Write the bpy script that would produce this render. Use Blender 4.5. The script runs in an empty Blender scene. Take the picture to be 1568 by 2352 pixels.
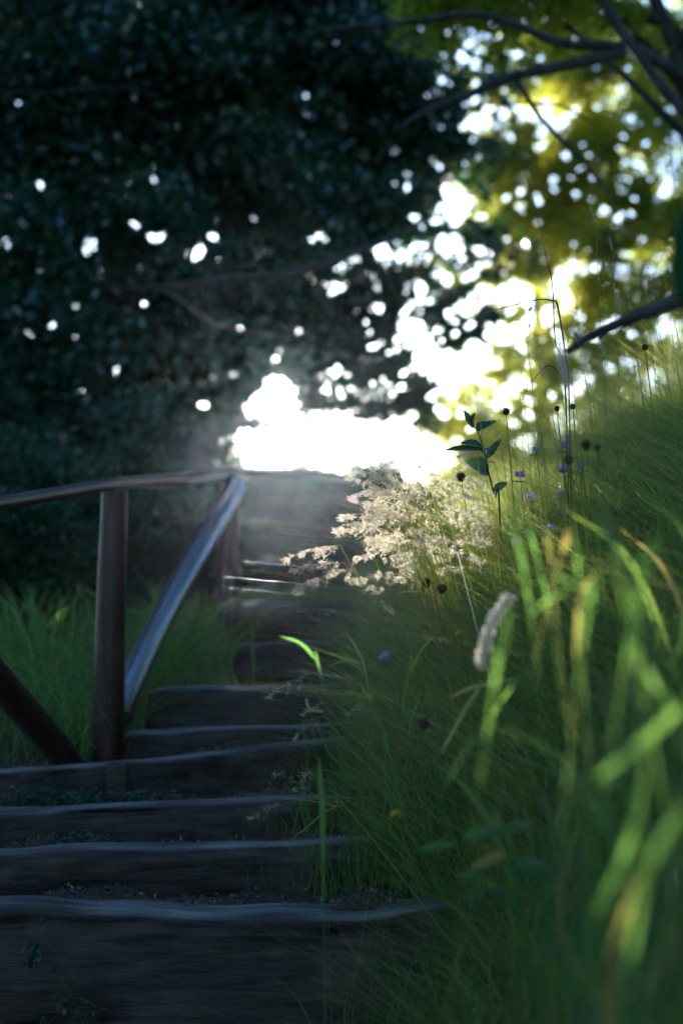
import bpy, math, random
import numpy as np
from mathutils import Vector, noise

random.seed(7)
rng = np.random.default_rng(7)
R = math.radians
scene = bpy.context.scene
col = scene.collection

# ------------------------------------------------------------------ camera, sky, sun, exposure
CAMZ = 1.2
PITCH = R(3.92)
FPX = 3267.0
cam_d = bpy.data.cameras.new('camera')
cam = bpy.data.objects.new('camera', cam_d)
col.objects.link(cam)
cam.location = (0, 0, CAMZ)
cam.rotation_euler = (R(90) + PITCH, 0, 0)
cam_d.sensor_fit = 'VERTICAL'
cam_d.sensor_height = 36.0
cam_d.lens = 50.0
cam_d.clip_start = 0.05
cam_d.clip_end = 2000
cam_d.dof.use_dof = True
cam_d.dof.focus_distance = 4.0
cam_d.dof.aperture_fstop = 1.3
scene.camera = cam

SUN_EL, SUN_AZ = R(9.0), R(-2.7)
world = bpy.data.worlds.new('World')
scene.world = world
world.use_nodes = True
wn = world.node_tree
wn.nodes.clear()
sky = wn.nodes.new('ShaderNodeTexSky')
sky.sky_type = 'NISHITA'
sky.sun_disc = False
sky.sun_elevation = SUN_EL
sky.sun_rotation = SUN_AZ
sky.air_density = 1.0
sky.dust_density = 0.6
sky.ozone_density = 2.5
bg = wn.nodes.new('ShaderNodeBackground')
bg.inputs['Strength'].default_value = 0.13
wo = wn.nodes.new('ShaderNodeOutputWorld')
wn.links.new(sky.outputs[0], bg.inputs[0])
wn.links.new(bg.outputs[0], wo.inputs[0])

sun_d = bpy.data.lights.new('sun', 'SUN')
sun_d.energy = 5.0
sun_d.angle = R(0.5)
sun_d.color = (1.0, 0.86, 0.68)
sun = bpy.data.objects.new('sun', sun_d)
col.objects.link(sun)
sdir = Vector((math.sin(SUN_AZ) * math.cos(SUN_EL), math.cos(SUN_AZ) * math.cos(SUN_EL), math.sin(SUN_EL)))
sun.rotation_euler = sdir.to_track_quat('Z', 'Y').to_euler()
sun.location = (0, 0, 30)

scene.view_settings.view_transform = 'Standard'
scene.view_settings.look = 'None'
scene.view_settings.gamma = 1
scene.view_settings.exposure = 2.35
scene.view_settings.use_white_balance = True
scene.view_settings.white_balance_temperature = 5000
scene.view_settings.white_balance_tint = 6
scene.render.engine = 'CYCLES'
cy = scene.cycles
cy.max_bounces = 7
cy.diffuse_bounces = 3
cy.glossy_bounces = 2
cy.transmission_bounces = 4
cy.transparent_max_bounces = 8
cy.volume_bounces = 0
cy.sample_clamp_indirect = 3
cy.sample_clamp_direct = 40
cy.use_denoising = True
try:
    cy.denoiser = 'OPENIMAGEDENOISE'
except Exception:
    pass

# ------------------------------------------------------------------ projections (photo frame 1568 x 2352)
cp, sp = math.cos(PITCH), math.sin(PITCH)

def P(px, py, Y):
    a = (px - 784) / FPX
    b = (1176 - py) / FPX
    dy, dz = cp - b * sp, sp + b * cp
    t = Y / dy
    return Vector((a * t, Y, CAMZ + dz * t))

def proj(v):
    """world points (n,3) -> photo pixels"""
    x, y, z = v[:, 0], v[:, 1], v[:, 2] - CAMZ
    f = np.maximum(y * cp + z * sp, 1e-3)
    u = -y * sp + z * cp
    return 784 + FPX * x / f, 1176 - FPX * u / f

def zf(x0, y0, s):
    """coordinates read in an enlarged crop of the photo -> frame coordinates"""
    return lambda x, y: ((x / s + x0) / 1.0631, (y / s + y0) / 1.0631)

# ------------------------------------------------------------------ materials
def new_mat(name):
    m = bpy.data.materials.new(name)
    m.use_nodes = True
    nt = m.node_tree
    nt.nodes.clear()
    return m, nt, nt.nodes.new, nt.links.new

def ramp(nd, stops):
    cr = nd.color_ramp
    while len(cr.elements) < len(stops):
        cr.elements.new(0.5)
    for e, (p, c) in zip(cr.elements, stops):
        e.position = p
        e.color = (c[0], c[1], c[2], 1)

def leaf_mat(name, stops, tstops, trans=0.45, rough=0.45, spec=0.4):
    """thin leaf: a tint attribute picks the colour of its surface and of the light it lets through"""
    m, nt, N, L = new_mat(name)
    at = N('ShaderNodeAttribute'); at.attribute_name = 'tint'
    r1 = N('ShaderNodeValToRGB'); ramp(r1, stops)
    r2 = N('ShaderNodeValToRGB'); ramp(r2, tstops)
    L(at.outputs['Fac'], r1.inputs[0]); L(at.outputs['Fac'], r2.inputs[0])
    p = N('ShaderNodeBsdfPrincipled')
    p.inputs['Roughness'].default_value = rough
    p.inputs['Specular IOR Level'].default_value = spec
    L(r1.outputs[0], p.inputs['Base Color'])
    t = N('ShaderNodeBsdfTranslucent')
    L(r2.outputs[0], t.inputs['Color'])
    mx = N('ShaderNodeMixShader'); mx.inputs[0].default_value = trans
    L(p.outputs[0], mx.inputs[1]); L(t.outputs[0], mx.inputs[2])
    o = N('ShaderNodeOutputMaterial'); L(mx.outputs[0], o.inputs[0])
    return m

def wood_mat(name, dark, light, scale=(3, 40, 40), rough=0.75, bump=0.6, spec=0.3, dist=0.01):
    m, nt, N, L = new_mat(name)
    tc = N('ShaderNodeTexCoord')
    mp = N('ShaderNodeMapping'); mp.inputs['Scale'].default_value = scale
    L(tc.outputs['Object'], mp.inputs[0])
    n1 = N('ShaderNodeTexNoise'); n1.inputs['Scale'].default_value = 1.0
    n1.inputs['Detail'].default_value = 8; n1.inputs['Roughness'].default_value = 0.65
    L(mp.outputs[0], n1.inputs['Vector'])
    n2 = N('ShaderNodeTexNoise'); n2.inputs['Scale'].default_value = 4.0; n2.inputs['Detail'].default_value = 4
    L(tc.outputs['Object'], n2.inputs['Vector'])
    r = N('ShaderNodeValToRGB'); ramp(r, [(0.4, dark), (0.66, light)])
    mix = N('ShaderNodeMath'); mix.operation = 'MULTIPLY_ADD'
    mix.inputs[1].default_value = 0.35
    L(n2.outputs['Fac'], mix.inputs[0])
    sc = N('ShaderNodeMath'); sc.operation = 'MULTIPLY'; sc.inputs[1].default_value = 0.68
    L(n1.outputs['Fac'], sc.inputs[0]); L(sc.outputs[0], mix.inputs[2])
    L(mix.outputs[0], r.inputs[0])
    p = N('ShaderNodeBsdfPrincipled')
    p.inputs['Roughness'].default_value = rough
    p.inputs['Specular IOR Level'].default_value = spec
    # pale sky sheen painted on the timber tops where the tint attribute says so
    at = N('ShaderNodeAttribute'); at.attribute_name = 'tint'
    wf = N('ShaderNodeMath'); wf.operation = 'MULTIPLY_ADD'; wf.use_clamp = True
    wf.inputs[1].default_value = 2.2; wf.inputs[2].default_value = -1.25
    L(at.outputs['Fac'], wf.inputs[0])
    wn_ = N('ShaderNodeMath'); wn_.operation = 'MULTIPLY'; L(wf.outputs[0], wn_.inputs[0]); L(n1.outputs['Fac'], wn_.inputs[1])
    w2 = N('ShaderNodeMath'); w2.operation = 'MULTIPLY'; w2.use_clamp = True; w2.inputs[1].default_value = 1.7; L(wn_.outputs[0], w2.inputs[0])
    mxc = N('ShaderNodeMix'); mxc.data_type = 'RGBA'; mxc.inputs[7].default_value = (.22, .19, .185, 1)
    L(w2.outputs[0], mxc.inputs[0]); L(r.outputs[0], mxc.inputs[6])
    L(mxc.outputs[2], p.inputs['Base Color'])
    b = N('ShaderNodeBump'); b.inputs['Strength'].default_value = bump; b.inputs['Distance'].default_value = dist
    L(n1.outputs['Fac'], b.inputs['Height']); L(b.outputs[0], p.inputs['Normal'])
    o = N('ShaderNodeOutputMaterial'); L(p.outputs[0], o.inputs[0])
    return m

M = {}
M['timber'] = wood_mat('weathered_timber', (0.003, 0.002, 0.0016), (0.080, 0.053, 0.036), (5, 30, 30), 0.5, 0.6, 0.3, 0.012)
M['rail'] = wood_mat('varnished_rail', (0.014, 0.005, 0.0035), (0.075, 0.026, 0.018), (40, 40, 2.5), 0.42, 0.3, 0.3, 0.004)
M['brace'] = wood_mat('sky_tinted_brace', (0.02, 0.009, 0.012), (0.07, 0.03, 0.035), (40, 40, 2.5), 0.3, 0.2, 0.7, 0.004)  # copy of the rail wood, glossier, with sky blue put into its colour
for _n in M['brace'].node_tree.nodes:
    if _n.type == 'BSDF_PRINCIPLED':
        _n.inputs['Coat Weight'].default_value = 1.0; _n.inputs['Coat Roughness'].default_value = 0.3; _n.inputs['Coat IOR'].default_value = 1.6
M['bark'] = wood_mat('bark', (0.018, 0.016, 0.014), (0.075, 0.068, 0.06), (14, 14, 5), 0.85, 0.8, 0.3)
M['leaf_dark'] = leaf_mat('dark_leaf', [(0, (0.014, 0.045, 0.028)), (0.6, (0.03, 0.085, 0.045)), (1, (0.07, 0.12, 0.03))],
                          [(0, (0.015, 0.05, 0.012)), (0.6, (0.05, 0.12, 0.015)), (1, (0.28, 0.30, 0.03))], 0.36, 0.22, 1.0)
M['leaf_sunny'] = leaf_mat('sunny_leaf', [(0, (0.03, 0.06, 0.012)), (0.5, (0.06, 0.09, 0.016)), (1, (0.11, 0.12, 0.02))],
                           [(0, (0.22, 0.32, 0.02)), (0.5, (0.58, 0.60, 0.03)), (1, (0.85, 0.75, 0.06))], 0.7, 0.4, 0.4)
M['leaf_shrub'] = leaf_mat('shrub_leaf', [(0, (0.015, 0.045, 0.025)), (1, (0.03, 0.08, 0.03))],
                           [(0, (0.02, 0.05, 0.01)), (1, (0.07, 0.13, 0.02))], 0.35, 0.35, 0.55)
G_S = [(0, (0.045, 0.10, 0.03)), (0.45, (0.09, 0.16, 0.04)), (0.72, (0.17, 0.20, 0.05)), (0.86, (0.33, 0.23, 0.08)), (1, (0.46, 0.35, 0.19))]
G_T = [(0, (0.10, 0.22, 0.04)), (0.45, (0.28, 0.44, 0.05)), (0.72, (0.50, 0.56, 0.07)), (0.86, (0.60, 0.42, 0.07)), (1, (0.66, 0.50, 0.26))]
M['grass'] = leaf_mat('grass_blade', G_S, G_T, 0.5, 0.4, 0.4)
M['seed'] = leaf_mat('dry_panicle', [(0, (0.34, 0.27, 0.16)), (1, (0.55, 0.47, 0.32))],
                     [(0, (0.55, 0.44, 0.27)), (1, (0.82, 0.72, 0.48))], 0.55, 0.5, 0.3)
M['purple'] = leaf_mat('purple_petal', [(0, (0.34, 0.18, 0.46)), (1, (0.62, 0.46, 0.78))],
                       [(0, (0.28, 0.12, 0.45)), (1, (0.5, 0.3, 0.7))], 0.45, 0.5, 0.3)
M['brown_head'] = leaf_mat('brown_seed_head', [(0, (0.035, 0.015, 0.010)), (1, (0.14, 0.06, 0.035))],
                           [(0, (0.05, 0.02, 0.01)), (1, (0.2, 0.08, 0.04))], 0.25, 0.6, 0.3)
M['cream'] = leaf_mat('cream_spike', [(0, (0.72, 0.60, 0.42)), (1, (0.85, 0.74, 0.56))],
                      [(0, (0.8, 0.7, 0.55)), (1, (0.9, 0.82, 0.7))], 0.5, 0.5, 0.3)
M['yellow'] = leaf_mat('yellow_petal', [(0, (0.6, 0.42, 0.02)), (1, (0.75, 0.55, 0.03))],
                       [(0, (0.6, 0.45, 0.02)), (1, (0.8, 0.6, 0.04))], 0.4, 0.5, 0.3)
M['litter'] = leaf_mat('dead_leaf', [(0, (0.05, 0.03, 0.018)), (0.6, (0.16, 0.09, 0.05)), (1, (0.34, 0.22, 0.15))],
                       [(0, (0.04, 0.02, 0.01)), (1, (0.2, 0.1, 0.05))], 0.15, 0.6, 0.3)

def ground_mat():
    m, nt, N, L = new_mat('forest_soil')
    tc = N('ShaderNodeTexCoord')
    n1 = N('ShaderNodeTexNoise'); n1.inputs['Scale'].default_value = 7; n1.inputs['Detail'].default_value = 9
    n2 = N('ShaderNodeTexNoise'); n2.inputs['Scale'].default_value = 90; n2.inputs['Detail'].default_value = 5
    L(tc.outputs['Object'], n1.inputs['Vector']); L(tc.outputs['Object'], n2.inputs['Vector'])
    r = N('ShaderNodeValToRGB')
    ramp(r, [(0.3, (0.022, 0.018, 0.012)), (0.55, (0.05, 0.038, 0.026)), (0.8, (0.045, 0.055, 0.02))])
    L(n1.outputs['Fac'], r.inputs[0])
    p = N('ShaderNodeBsdfPrincipled'); p.inputs['Roughness'].default_value = 0.95
    L(r.outputs[0], p.inputs['Base Color'])
    b = N('ShaderNodeBump'); b.inputs['Strength'].default_value = 0.8; b.inputs['Distance'].default_value = 0.02
    L(n2.outputs['Fac'], b.inputs['Height']); L(b.outputs[0], p.inputs['Normal'])
    o = N('ShaderNodeOutputMaterial'); L(p.outputs[0], o.inputs[0])
    return m
M['ground'] = ground_mat()

# ------------------------------------------------------------------ mesh helpers
class Acc:
    """collects pieces of one mesh: vertices, quads/tris, a tint per vertex"""
    def __init__(s):
        s.v, s.f, s.t, s.n = [], [], [], 0
    def add(s, v, f, t):
        v = np.asarray(v, float).reshape(-1, 3)
        s.v.append(v); s.f.append(np.asarray(f, int) + s.n)
        s.t.append(np.broadcast_to(np.asarray(t, float), (len(v),)))
        s.n += len(v)
        return s
    def build(s, name, mat, parent=None, smooth=False, loc=None):
        v = np.concatenate(s.v); t = np.concatenate(s.t)
        if loc is not None:
            v = v - np.array(loc)
        me = bpy.data.meshes.new(name)
        me.vertices.add(len(v)); me.vertices.foreach_set('co', v.astype(np.float32).ravel())
        tot = [np.full(len(f), f.shape[1]) for f in s.f]
        idx = np.concatenate([f.ravel() for f in s.f]).astype(np.int32)
        tot = np.concatenate(tot).astype(np.int32)
        st = np.concatenate([[0], np.cumsum(tot)[:-1]]).astype(np.int32)
        me.loops.add(len(idx)); me.loops.foreach_set('vertex_index', idx)
        me.polygons.add(len(tot)); me.polygons.foreach_set('loop_start', st); me.polygons.foreach_set('loop_total', tot)
        if smooth:
            me.polygons.foreach_set('use_smooth', np.ones(len(tot), bool))
        a = me.attributes.new('tint', 'FLOAT', 'POINT'); a.data.foreach_set('value', t.astype(np.float32))
        me.update(calc_edges=True)
        me.materials.append(mat)
        o = bpy.data.objects.new(name, me)
        col.objects.link(o)
        if parent is not None:
            o.parent = parent
            if loc is None and parent.type == 'EMPTY':
                o.location = -parent.location
        elif loc is not None:
            o.location = loc
        return o

def tag(o, label=None, cat=None, group=None, kind=None):
    if label: o['label'] = label
    if cat: o['category'] = cat
    if group: o['group'] = group
    if kind or cat: o['kind'] = kind or 'thing'
    return o

def thing(name, label, cat, loc=(0, 0, 0), group=None):
    o = bpy.data.objects.new(name, None)
    col.objects.link(o); o.location = loc
    o.empty_display_size = 0.05
    return tag(o, label, cat, group)

def smooth_path(pts, n):
    """Catmull-Rom through the points"""
    p = np.array([list(q) for q in pts], float)
    if len(p) < 3:
        tt = np.linspace(0, 1, n)[:, None]
        return p[0] * (1 - tt) + p[-1] * tt
    q = np.vstack([2 * p[0] - p[1], p, 2 * p[-1] - p[-2]])
    out = []
    for s in np.linspace(0, len(p) - 1 - 1e-6, n):
        i = int(s); t = s - i
        a, b, c, d = q[i], q[i + 1], q[i + 2], q[i + 3]
        out.append(0.5 * ((2 * b) + (-a + c) * t + (2 * a - 5 * b + 4 * c - d) * t * t + (-a + 3 * b - 3 * c + d) * t ** 3))
    return np.array(out)

def tube(acc, pts, radii, sides=8, tint=0.5, cap=True, rough=0.0):
    p = np.asarray(pts, float); n = len(p)
    r = np.interp(np.linspace(0, 1, n), np.linspace(0, 1, len(radii)), radii)
    T = np.gradient(p, axis=0); T /= np.linalg.norm(T, axis=1)[:, None] + 1e-12
    ref = np.array([0.13, 0.2, 1.0]) if abs(T[0][2]) < 0.8 else np.array([0.1, 1.0, 0.1])
    A = np.cross(T, ref); A /= np.linalg.norm(A, axis=1)[:, None] + 1e-12
    B = np.cross(T, A)
    ang = np.linspace(0, 2 * np.pi, sides, endpoint=False)
    rr = r[:, None] * (1 + rough * rng.normal(size=(n, sides)))
    v = p[:, None, :] + rr[..., None] * (np.cos(ang)[None, :, None] * A[:, None, :] + np.sin(ang)[None, :, None] * B[:, None, :])
    i = np.arange(n - 1)[:, None] * sides; j = np.arange(sides)[None, :]; k = (j + 1) % sides
    f = np.stack([i + j, i + k, i + sides + k, i + sides + j], -1).reshape(-1, 4)
    acc.add(v.reshape(-1, 3), f, tint)
    if cap:
        for e, o in ((0, 0), (n - 1, (n - 1) * sides)):
            acc.add(np.vstack([p[e], v[e]]), [[0, 1 + a, 1 + (a + 1) % sides] for a in range(sides)], tint)
    return acc

def ribbon(acc, pts, widths, tint=0.4, facing=(0, -1, 0), fold=0.25):
    """a folded grass blade along a path: three vertices across"""
    p = np.asarray(pts, float); n = len(p)
    w = np.interp(np.linspace(0, 1, n), np.linspace(0, 1, len(widths)), widths) / 2
    T = np.gradient(p, axis=0); T /= np.linalg.norm(T, axis=1)[:, None] + 1e-12
    F = np.array(facing, float)
    S = np.cross(T, F); S /= np.linalg.norm(S, axis=1)[:, None] + 1e-12
    Nn = np.cross(S, T)
    v = np.stack([p - S * w[:, None], p + Nn * w[:, None] * fold, p + S * w[:, None]], 1).reshape(-1, 3)
    i = np.arange(n - 1) * 3
    f = np.concatenate([np.stack([i, i + 1, i + 4, i + 3], 1), np.stack([i + 1, i + 2, i + 5, i + 4], 1)])
    tt = np.repeat(np.interp(np.linspace(0, 1, n), np.linspace(0, 1, np.size(tint)), np.atleast_1d(tint)), 3)
    acc.add(v, f, tt)
    return acc

def rand_dirs(n, flat=0.0):
    d = rng.normal(size=(n, 3)); d[:, 2] *= (1 - flat)
    return d / (np.linalg.norm(d, axis=1)[:, None] + 1e-9)

def leaves(acc, c, length, ratio=0.55, tint=None, droop=0.3, flat=0.3):
    """leaf per centre: two folded halves (6 vertices, 2 quads)"""
    n = len(c)
    L = np.broadcast_to(np.asarray(length, float), (n,)) * rng.uniform(0.7, 1.25, n)
    d = rand_dirs(n); d[:, 2] -= droop; d /= np.linalg.norm(d, axis=1)[:, None]
    q = rand_dirs(n); q[:, 2] += flat * np.sign(q[:, 2])
    s = np.cross(d, q); s /= np.linalg.norm(s, axis=1)[:, None] + 1e-9
    u = np.cross(s, d)
    W = L * ratio / 2
    b = c - d * (L / 2)[:, None]; e = c + d * (L / 2)[:, None] - u * (L * 0.08)[:, None]
    m = c + u * (W * 0.25)[:, None] * -1
    l = c + s * W[:, None]; r = c - s * W[:, None]
    v = np.stack([b, l, e, r, m], 1).reshape(-1, 3)
    i = np.arange(n) * 5
    f = np.concatenate([np.stack([i, i + 1, i + 4], 1), np.stack([i + 1, i + 2, i + 4], 1),
                        np.stack([i, i + 4, i + 3], 1), np.stack([i + 4, i + 2, i + 3], 1)])
    t = rng.uniform(0, 1, n) if tint is None else tint
    acc.add(v, f, np.repeat(t, 5))
    return acc

def big_leaf(acc, base, tip, width, tint=0.4, normal=(0, -0.5, 1), curl=0.12, serr=0.0):
    """one broad leaf as a 9 x 5 grid, midrib folded"""
    b, e = np.array(base, float), np.array(tip, float)
    ax = e - b; L = np.linalg.norm(ax); ax /= L
    s = np.cross(ax, np.array(normal, float)); s /= np.linalg.norm(s) + 1e-9
    u = np.cross(s, ax)
    tt = np.linspace(0, 1, 11)
    prof = np.sin(np.pi * tt ** 0.8) ** 0.8
    rows = []
    for k, t in enumerate(tt):
        for a in (-1, -0.5, 0, 0.5, 1):
            w = width / 2 * prof[k] * (1 + (serr if k % 2 else -serr) * (abs(a) == 1))
            rows.append(b + ax * L * t + s * a * w + u * (abs(a) * w * 0.35 - curl * L * (t - 0.4) ** 2 * 2))
    f = [[k * 5 + a, k * 5 + a + 1, k * 5 + a + 6, k * 5 + a + 5] for k in range(10) for a in range(4)]
    acc.add(rows, f, tint)
    return acc

# ------------------------------------------------------------------ stairs data: top front edge, left and right end (photo frame + distance), face height
STEPS = [
    ((-330, 2098, 3.88), (1230, 2078, 3.95), 0.43),
    ((-260, 1972, 4.26), (1000, 1930, 4.36), 0.21),
    ((-240, 1868, 4.60), (900, 1832, 4.74), 0.20),
    ((-170, 1790, 4.84), (870, 1690, 5.30), 0.24),
    ((283, 1682, 5.42), (890, 1664, 5.48), 0.16),
    ((338, 1582, 5.86), (890, 1560, 5.92), 0.20),
    ((548, 1474, 6.48), (930, 1466, 6.52), 0.18),
    ((552, 1391, 7.10), (960, 1384, 7.14), 0.20),
]
EDGE = [(P(*a), P(*b), h) for a, b, h in STEPS]

def step_line(k, x):
    a, b, h = EDGE[k]
    t = (x - a.x) / (b.x - a.x)
    return a.y + t * (b.y - a.y), a.z + t * (b.z - a.z)

LX_Y = [3.8, 5.0, 5.2, 5.8, 6.4, 6.6, 12]
LX_X = [-9, -9, -0.80, -0.78, -0.60, -0.50, -0.52]
def left_edge(y): return np.interp(y, LX_Y, LX_X)
def right_edge(y): return np.interp(y, [0, 3.0, 3.9, 4.3, 4.7, 5.3, 8, 10], [0.26, 0.30, 0.42, 0.2, 0.14, 0.13, 0.22, 0.4])
def left_z(y): return np.interp(y, [-4, 2, 3.6, 4.4, 5.0, 6, 7.2, 9, 12, 30, 300], [0, 0.02, 0.1, 0.42, 0.58, 0.74, 0.88, 0.95, 0.95, 0.3, -6])
def bank_base(y): return np.interp(y, [-4, 1, 3, 3.9, 5, 7, 9, 12, 20, 40, 300], [0.15, 0.3, 0.36, 0.44, 0.64, 0.8, 0.84, 0.8, 0.4, 0, -6])
def bank_rise(u): return np.interp(u, [-1, 0, 0.15, 0.5, 1.0, 1.6, 3, 8, 40], [0, 0, 0.2, 0.62, 0.98, 1.2, 1.4, 1.5, 1.5])

def ground_z(x, y):
    x = np.asarray(x, float); y = np.asarray(y, float)
    _, z1 = step_line(0, 0.0)
    s = np.full(x.shape, z1 - 0.42)
    for k in range(8):
        yk, zk = step_line(k, x)
        s = np.where(y > yk + 0.06, zk - 0.03, s)
    yk, zk = step_line(7, 0.0)
    s = np.where(y > 7.3, zk - 0.03 + 0.03 * (np.minimum(y, 9) - 7.3) - 0.05 * np.maximum(y - 9, 0), s)
    le, re = left_edge(y), right_edge(y)
    lz = left_z(y)
    wl = np.clip((le - x) / 0.10, 0, 1)
    z = s * (1 - wl) + lz * wl
    far = np.clip((-x - 2.2) / 1.2, 0, 1)                     # beyond the logs' left ends
    z = z * (1 - far) + lz * far
    u = x - re
    bz = bank_base(y) + bank_rise(u)
    wr = np.clip(u / 0.12, 0, 1)
    z = np.where(u > 0, s * (1 - wr) + np.maximum(bz, s - 0.2) * wr, z)
    return z

def ground_noise(x, y):
    return 0.012 * np.sin(x * 7.3 + y * 3.1) + 0.010 * np.sin(x * 13.7 - y * 9.3 + 1) + 0.006 * np.sin(x * 31 + y * 27)

# ------------------------------------------------------------------ ground sheet
def build_ground():
    xs = np.concatenate([[-130, -95, -60, -25, -12, -8, -6, -4.5, -3.5], np.arange(-3, 3.51, 0.045), [4, 5, 6.5, 9, 14, 25, 60, 95, 130]])
    ys = np.concatenate([[-130, -80, -40, -15, -6, -3, -1], np.arange(0, 10.01, 0.045), [10.5, 11, 12, 14, 17, 20, 25, 32, 45, 80, 105, 130]])
    X, Y = np.meshgrid(xs, ys)
    Z = ground_z(X, Y) + ground_noise(X, Y)
    nx, ny = len(xs), len(ys)
    v = np.stack([X, Y, Z], -1).reshape(-1, 3)
    i = np.arange(ny - 1)[:, None] * nx + np.arange(nx - 1)[None, :]
    f = np.stack([i, i + 1, i + nx + 1, i + nx], -1).reshape(-1, 4)
    a = Acc(); a.add(v, f, 0.5)
    o = a.build('ground', M['ground'], smooth=True)
    tag(o, 'dark trodden soil of the stepped path and its grassy sides', 'ground', kind='structure')
build_ground()

# ------------------------------------------------------------------ timber steps
def timber(k, label):
    A, B, h = EDGE[k]
    n, m = 200, 64
    dep = [0.16, 0.13, 0.12, 0.11, 0.11, 0.12, 0.12, 0.12][k]
    ax = (B - A); Ln = ax.length; ax = ax / Ln
    back = Vector((-ax.y, ax.x, 0)).normalized()
    up = Vector((0, 0, 1))
    wob = [0.026, 0.018, 0.012, 0.014, 0.010, 0.018, 0.026, 0.018][k]
    vs, top_sheen = [], []
    for i in range(n):
        t = i / (n - 1); s = t * Ln
        sag = wob * (noise.noise(Vector((s * 1.3, k * 7.1, 0))) * 1.3 + 0.5 * noise.noise(Vector((s * 4.0, k * 3.3, 5))))
        end = min(t, 1 - t) * Ln
        sh = 1 - 0.12 * max(0, 1 - end / 0.05) ** 2
        for j in range(m):
            a = 2 * math.pi * j / m
            c, q = math.cos(a), math.sin(a)
            e = 0.30
            ux = math.copysign(abs(c) ** e, c); uz = math.copysign(abs(q) ** e, q)
            x = ux * dep / 2 * sh; z = uz * h / 2 * sh
            g = noise.noise(Vector((s * 2.2, x * 26, z * 34 + k * 11))) * 0.009 + noise.noise(Vector((s * 6, x * 60, z * 80 + k * 5))) * 0.003
            if k == 0 and c < 0.2 and z > 0.05:     # split, layered upper edge of the nearest timber
                g += 0.014 * noise.noise(Vector((s * 1.2 + 4, 0, z * 60))) - 0.010
            ck = noise.noise(Vector((s * 1.6 + 9 * k, 3.3, z * 30 + k)))
            if ck > 0.28 and c < 0:
                g -= 0.022 * min(1, (ck - .28) * 8)                                # long drying cracks in the face
            rr = 1 + g / (0.5 * min(dep, h)) * 0.8
            co = A + ax * s + back * (dep / 2 + x * rr) + up * (-h / 2 + z * (1 + g / h) + sag)
            vs.append(co)
            top_sheen.append(.5 + .5 * max(0, min(1, (uz - .90) / .08)) * max(.25, min(1, .75 + 1.1 * noise.noise(Vector((s * 3.1, k * 5.0, x * 18))))))  # tops painted paler, for the sky light that glances off them
    org = A.lerp(B, 0.5) - up * h / 2
    vs = np.array([list(v) for v in vs])
    f = [[i * m + j, i * m + (j + 1) % m, (i + 1) * m + (j + 1) % m, (i + 1) * m + j] for i in range(n - 1) for j in range(m)]
    a = Acc(); a.add(vs, f, top_sheen)
    for e in (0, n - 1):
        ring = vs[e * m:(e + 1) * m]
        a.add(np.vstack([ring.mean(0), ring]), [[0, 1 + j, 1 + (j + 1) % m] for j in range(m)], 0.5)
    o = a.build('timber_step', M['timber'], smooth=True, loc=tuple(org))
    tag(o, label, 'step', 'timber steps of the path')

for k, lb in enumerate([
    'nearest and tallest timber step with a split layered upper edge',
    'second timber step from the bottom, behind the strip of leaf litter',
    'third timber step from the bottom, below the short stake',
    'slanting timber step whose top runs to the foot of the nearer railing post',
    'pale topped thin timber step just above the slanting one, starting at the post',
    'cracked timber step behind the long blue lit brace',
    'short timber step starting at the foot of the farther railing post',
    'highest and farthest timber step beside the farther railing post',
]):
    timber(k, lb)

def stake(px0, px1, ytop, ybot, d, label):
    a = P(px0, ytop, d); b = P(px1, ytop, d); c = P(px1, ybot, d)
    w = (b - a).length; h = (b - c).length
    acc = Acc(); vs = []; n, m = 14, 16
    for i in range(n):
        t = i / (n - 1)
        for j in range(m):
            an = 2 * math.pi * j / m; e = 0.35
            x = math.copysign(abs(math.cos(an)) ** e, math.cos(an)) * w / 2
            y = math.copysign(abs(math.sin(an)) ** e, math.sin(an)) * 0.022
            g = 1 + 0.06 * noise.noise(Vector((x * 60, y * 60, t * 3 + px0)))
            if i in (0, n - 1): g *= 0.9
            vs.append(((a.x + b.x) / 2 + x * g, d + y * g, c.z + (h) * t))
    f = [[i * m + j, i * m + (j + 1) % m, (i + 1) * m + (j + 1) % m, (i + 1) * m + j] for i in range(n - 1) for j in range(m)]
    acc.add(vs, f, 0.5)
    top = vs[-m:]
    acc.add([(np.mean(top, 0))] + list(top), [[0, 1 + j, 1 + (j + 1) % m] for j in range(m)], 0.5)
    o = acc.build('wooden_stake', M['timber'], loc=((a.x + b.x) / 2, d, c.z))
    tag(o, label, 'stake', 'stakes holding the steps')
stake(246, 297, 1752, 1868, 4.90, 'short square stake against the slanting step, near the foot of the post')
stake(795, 845, 1815, 1880, 4.66, 'short stake half hidden in grass at the right end of a step')

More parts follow.
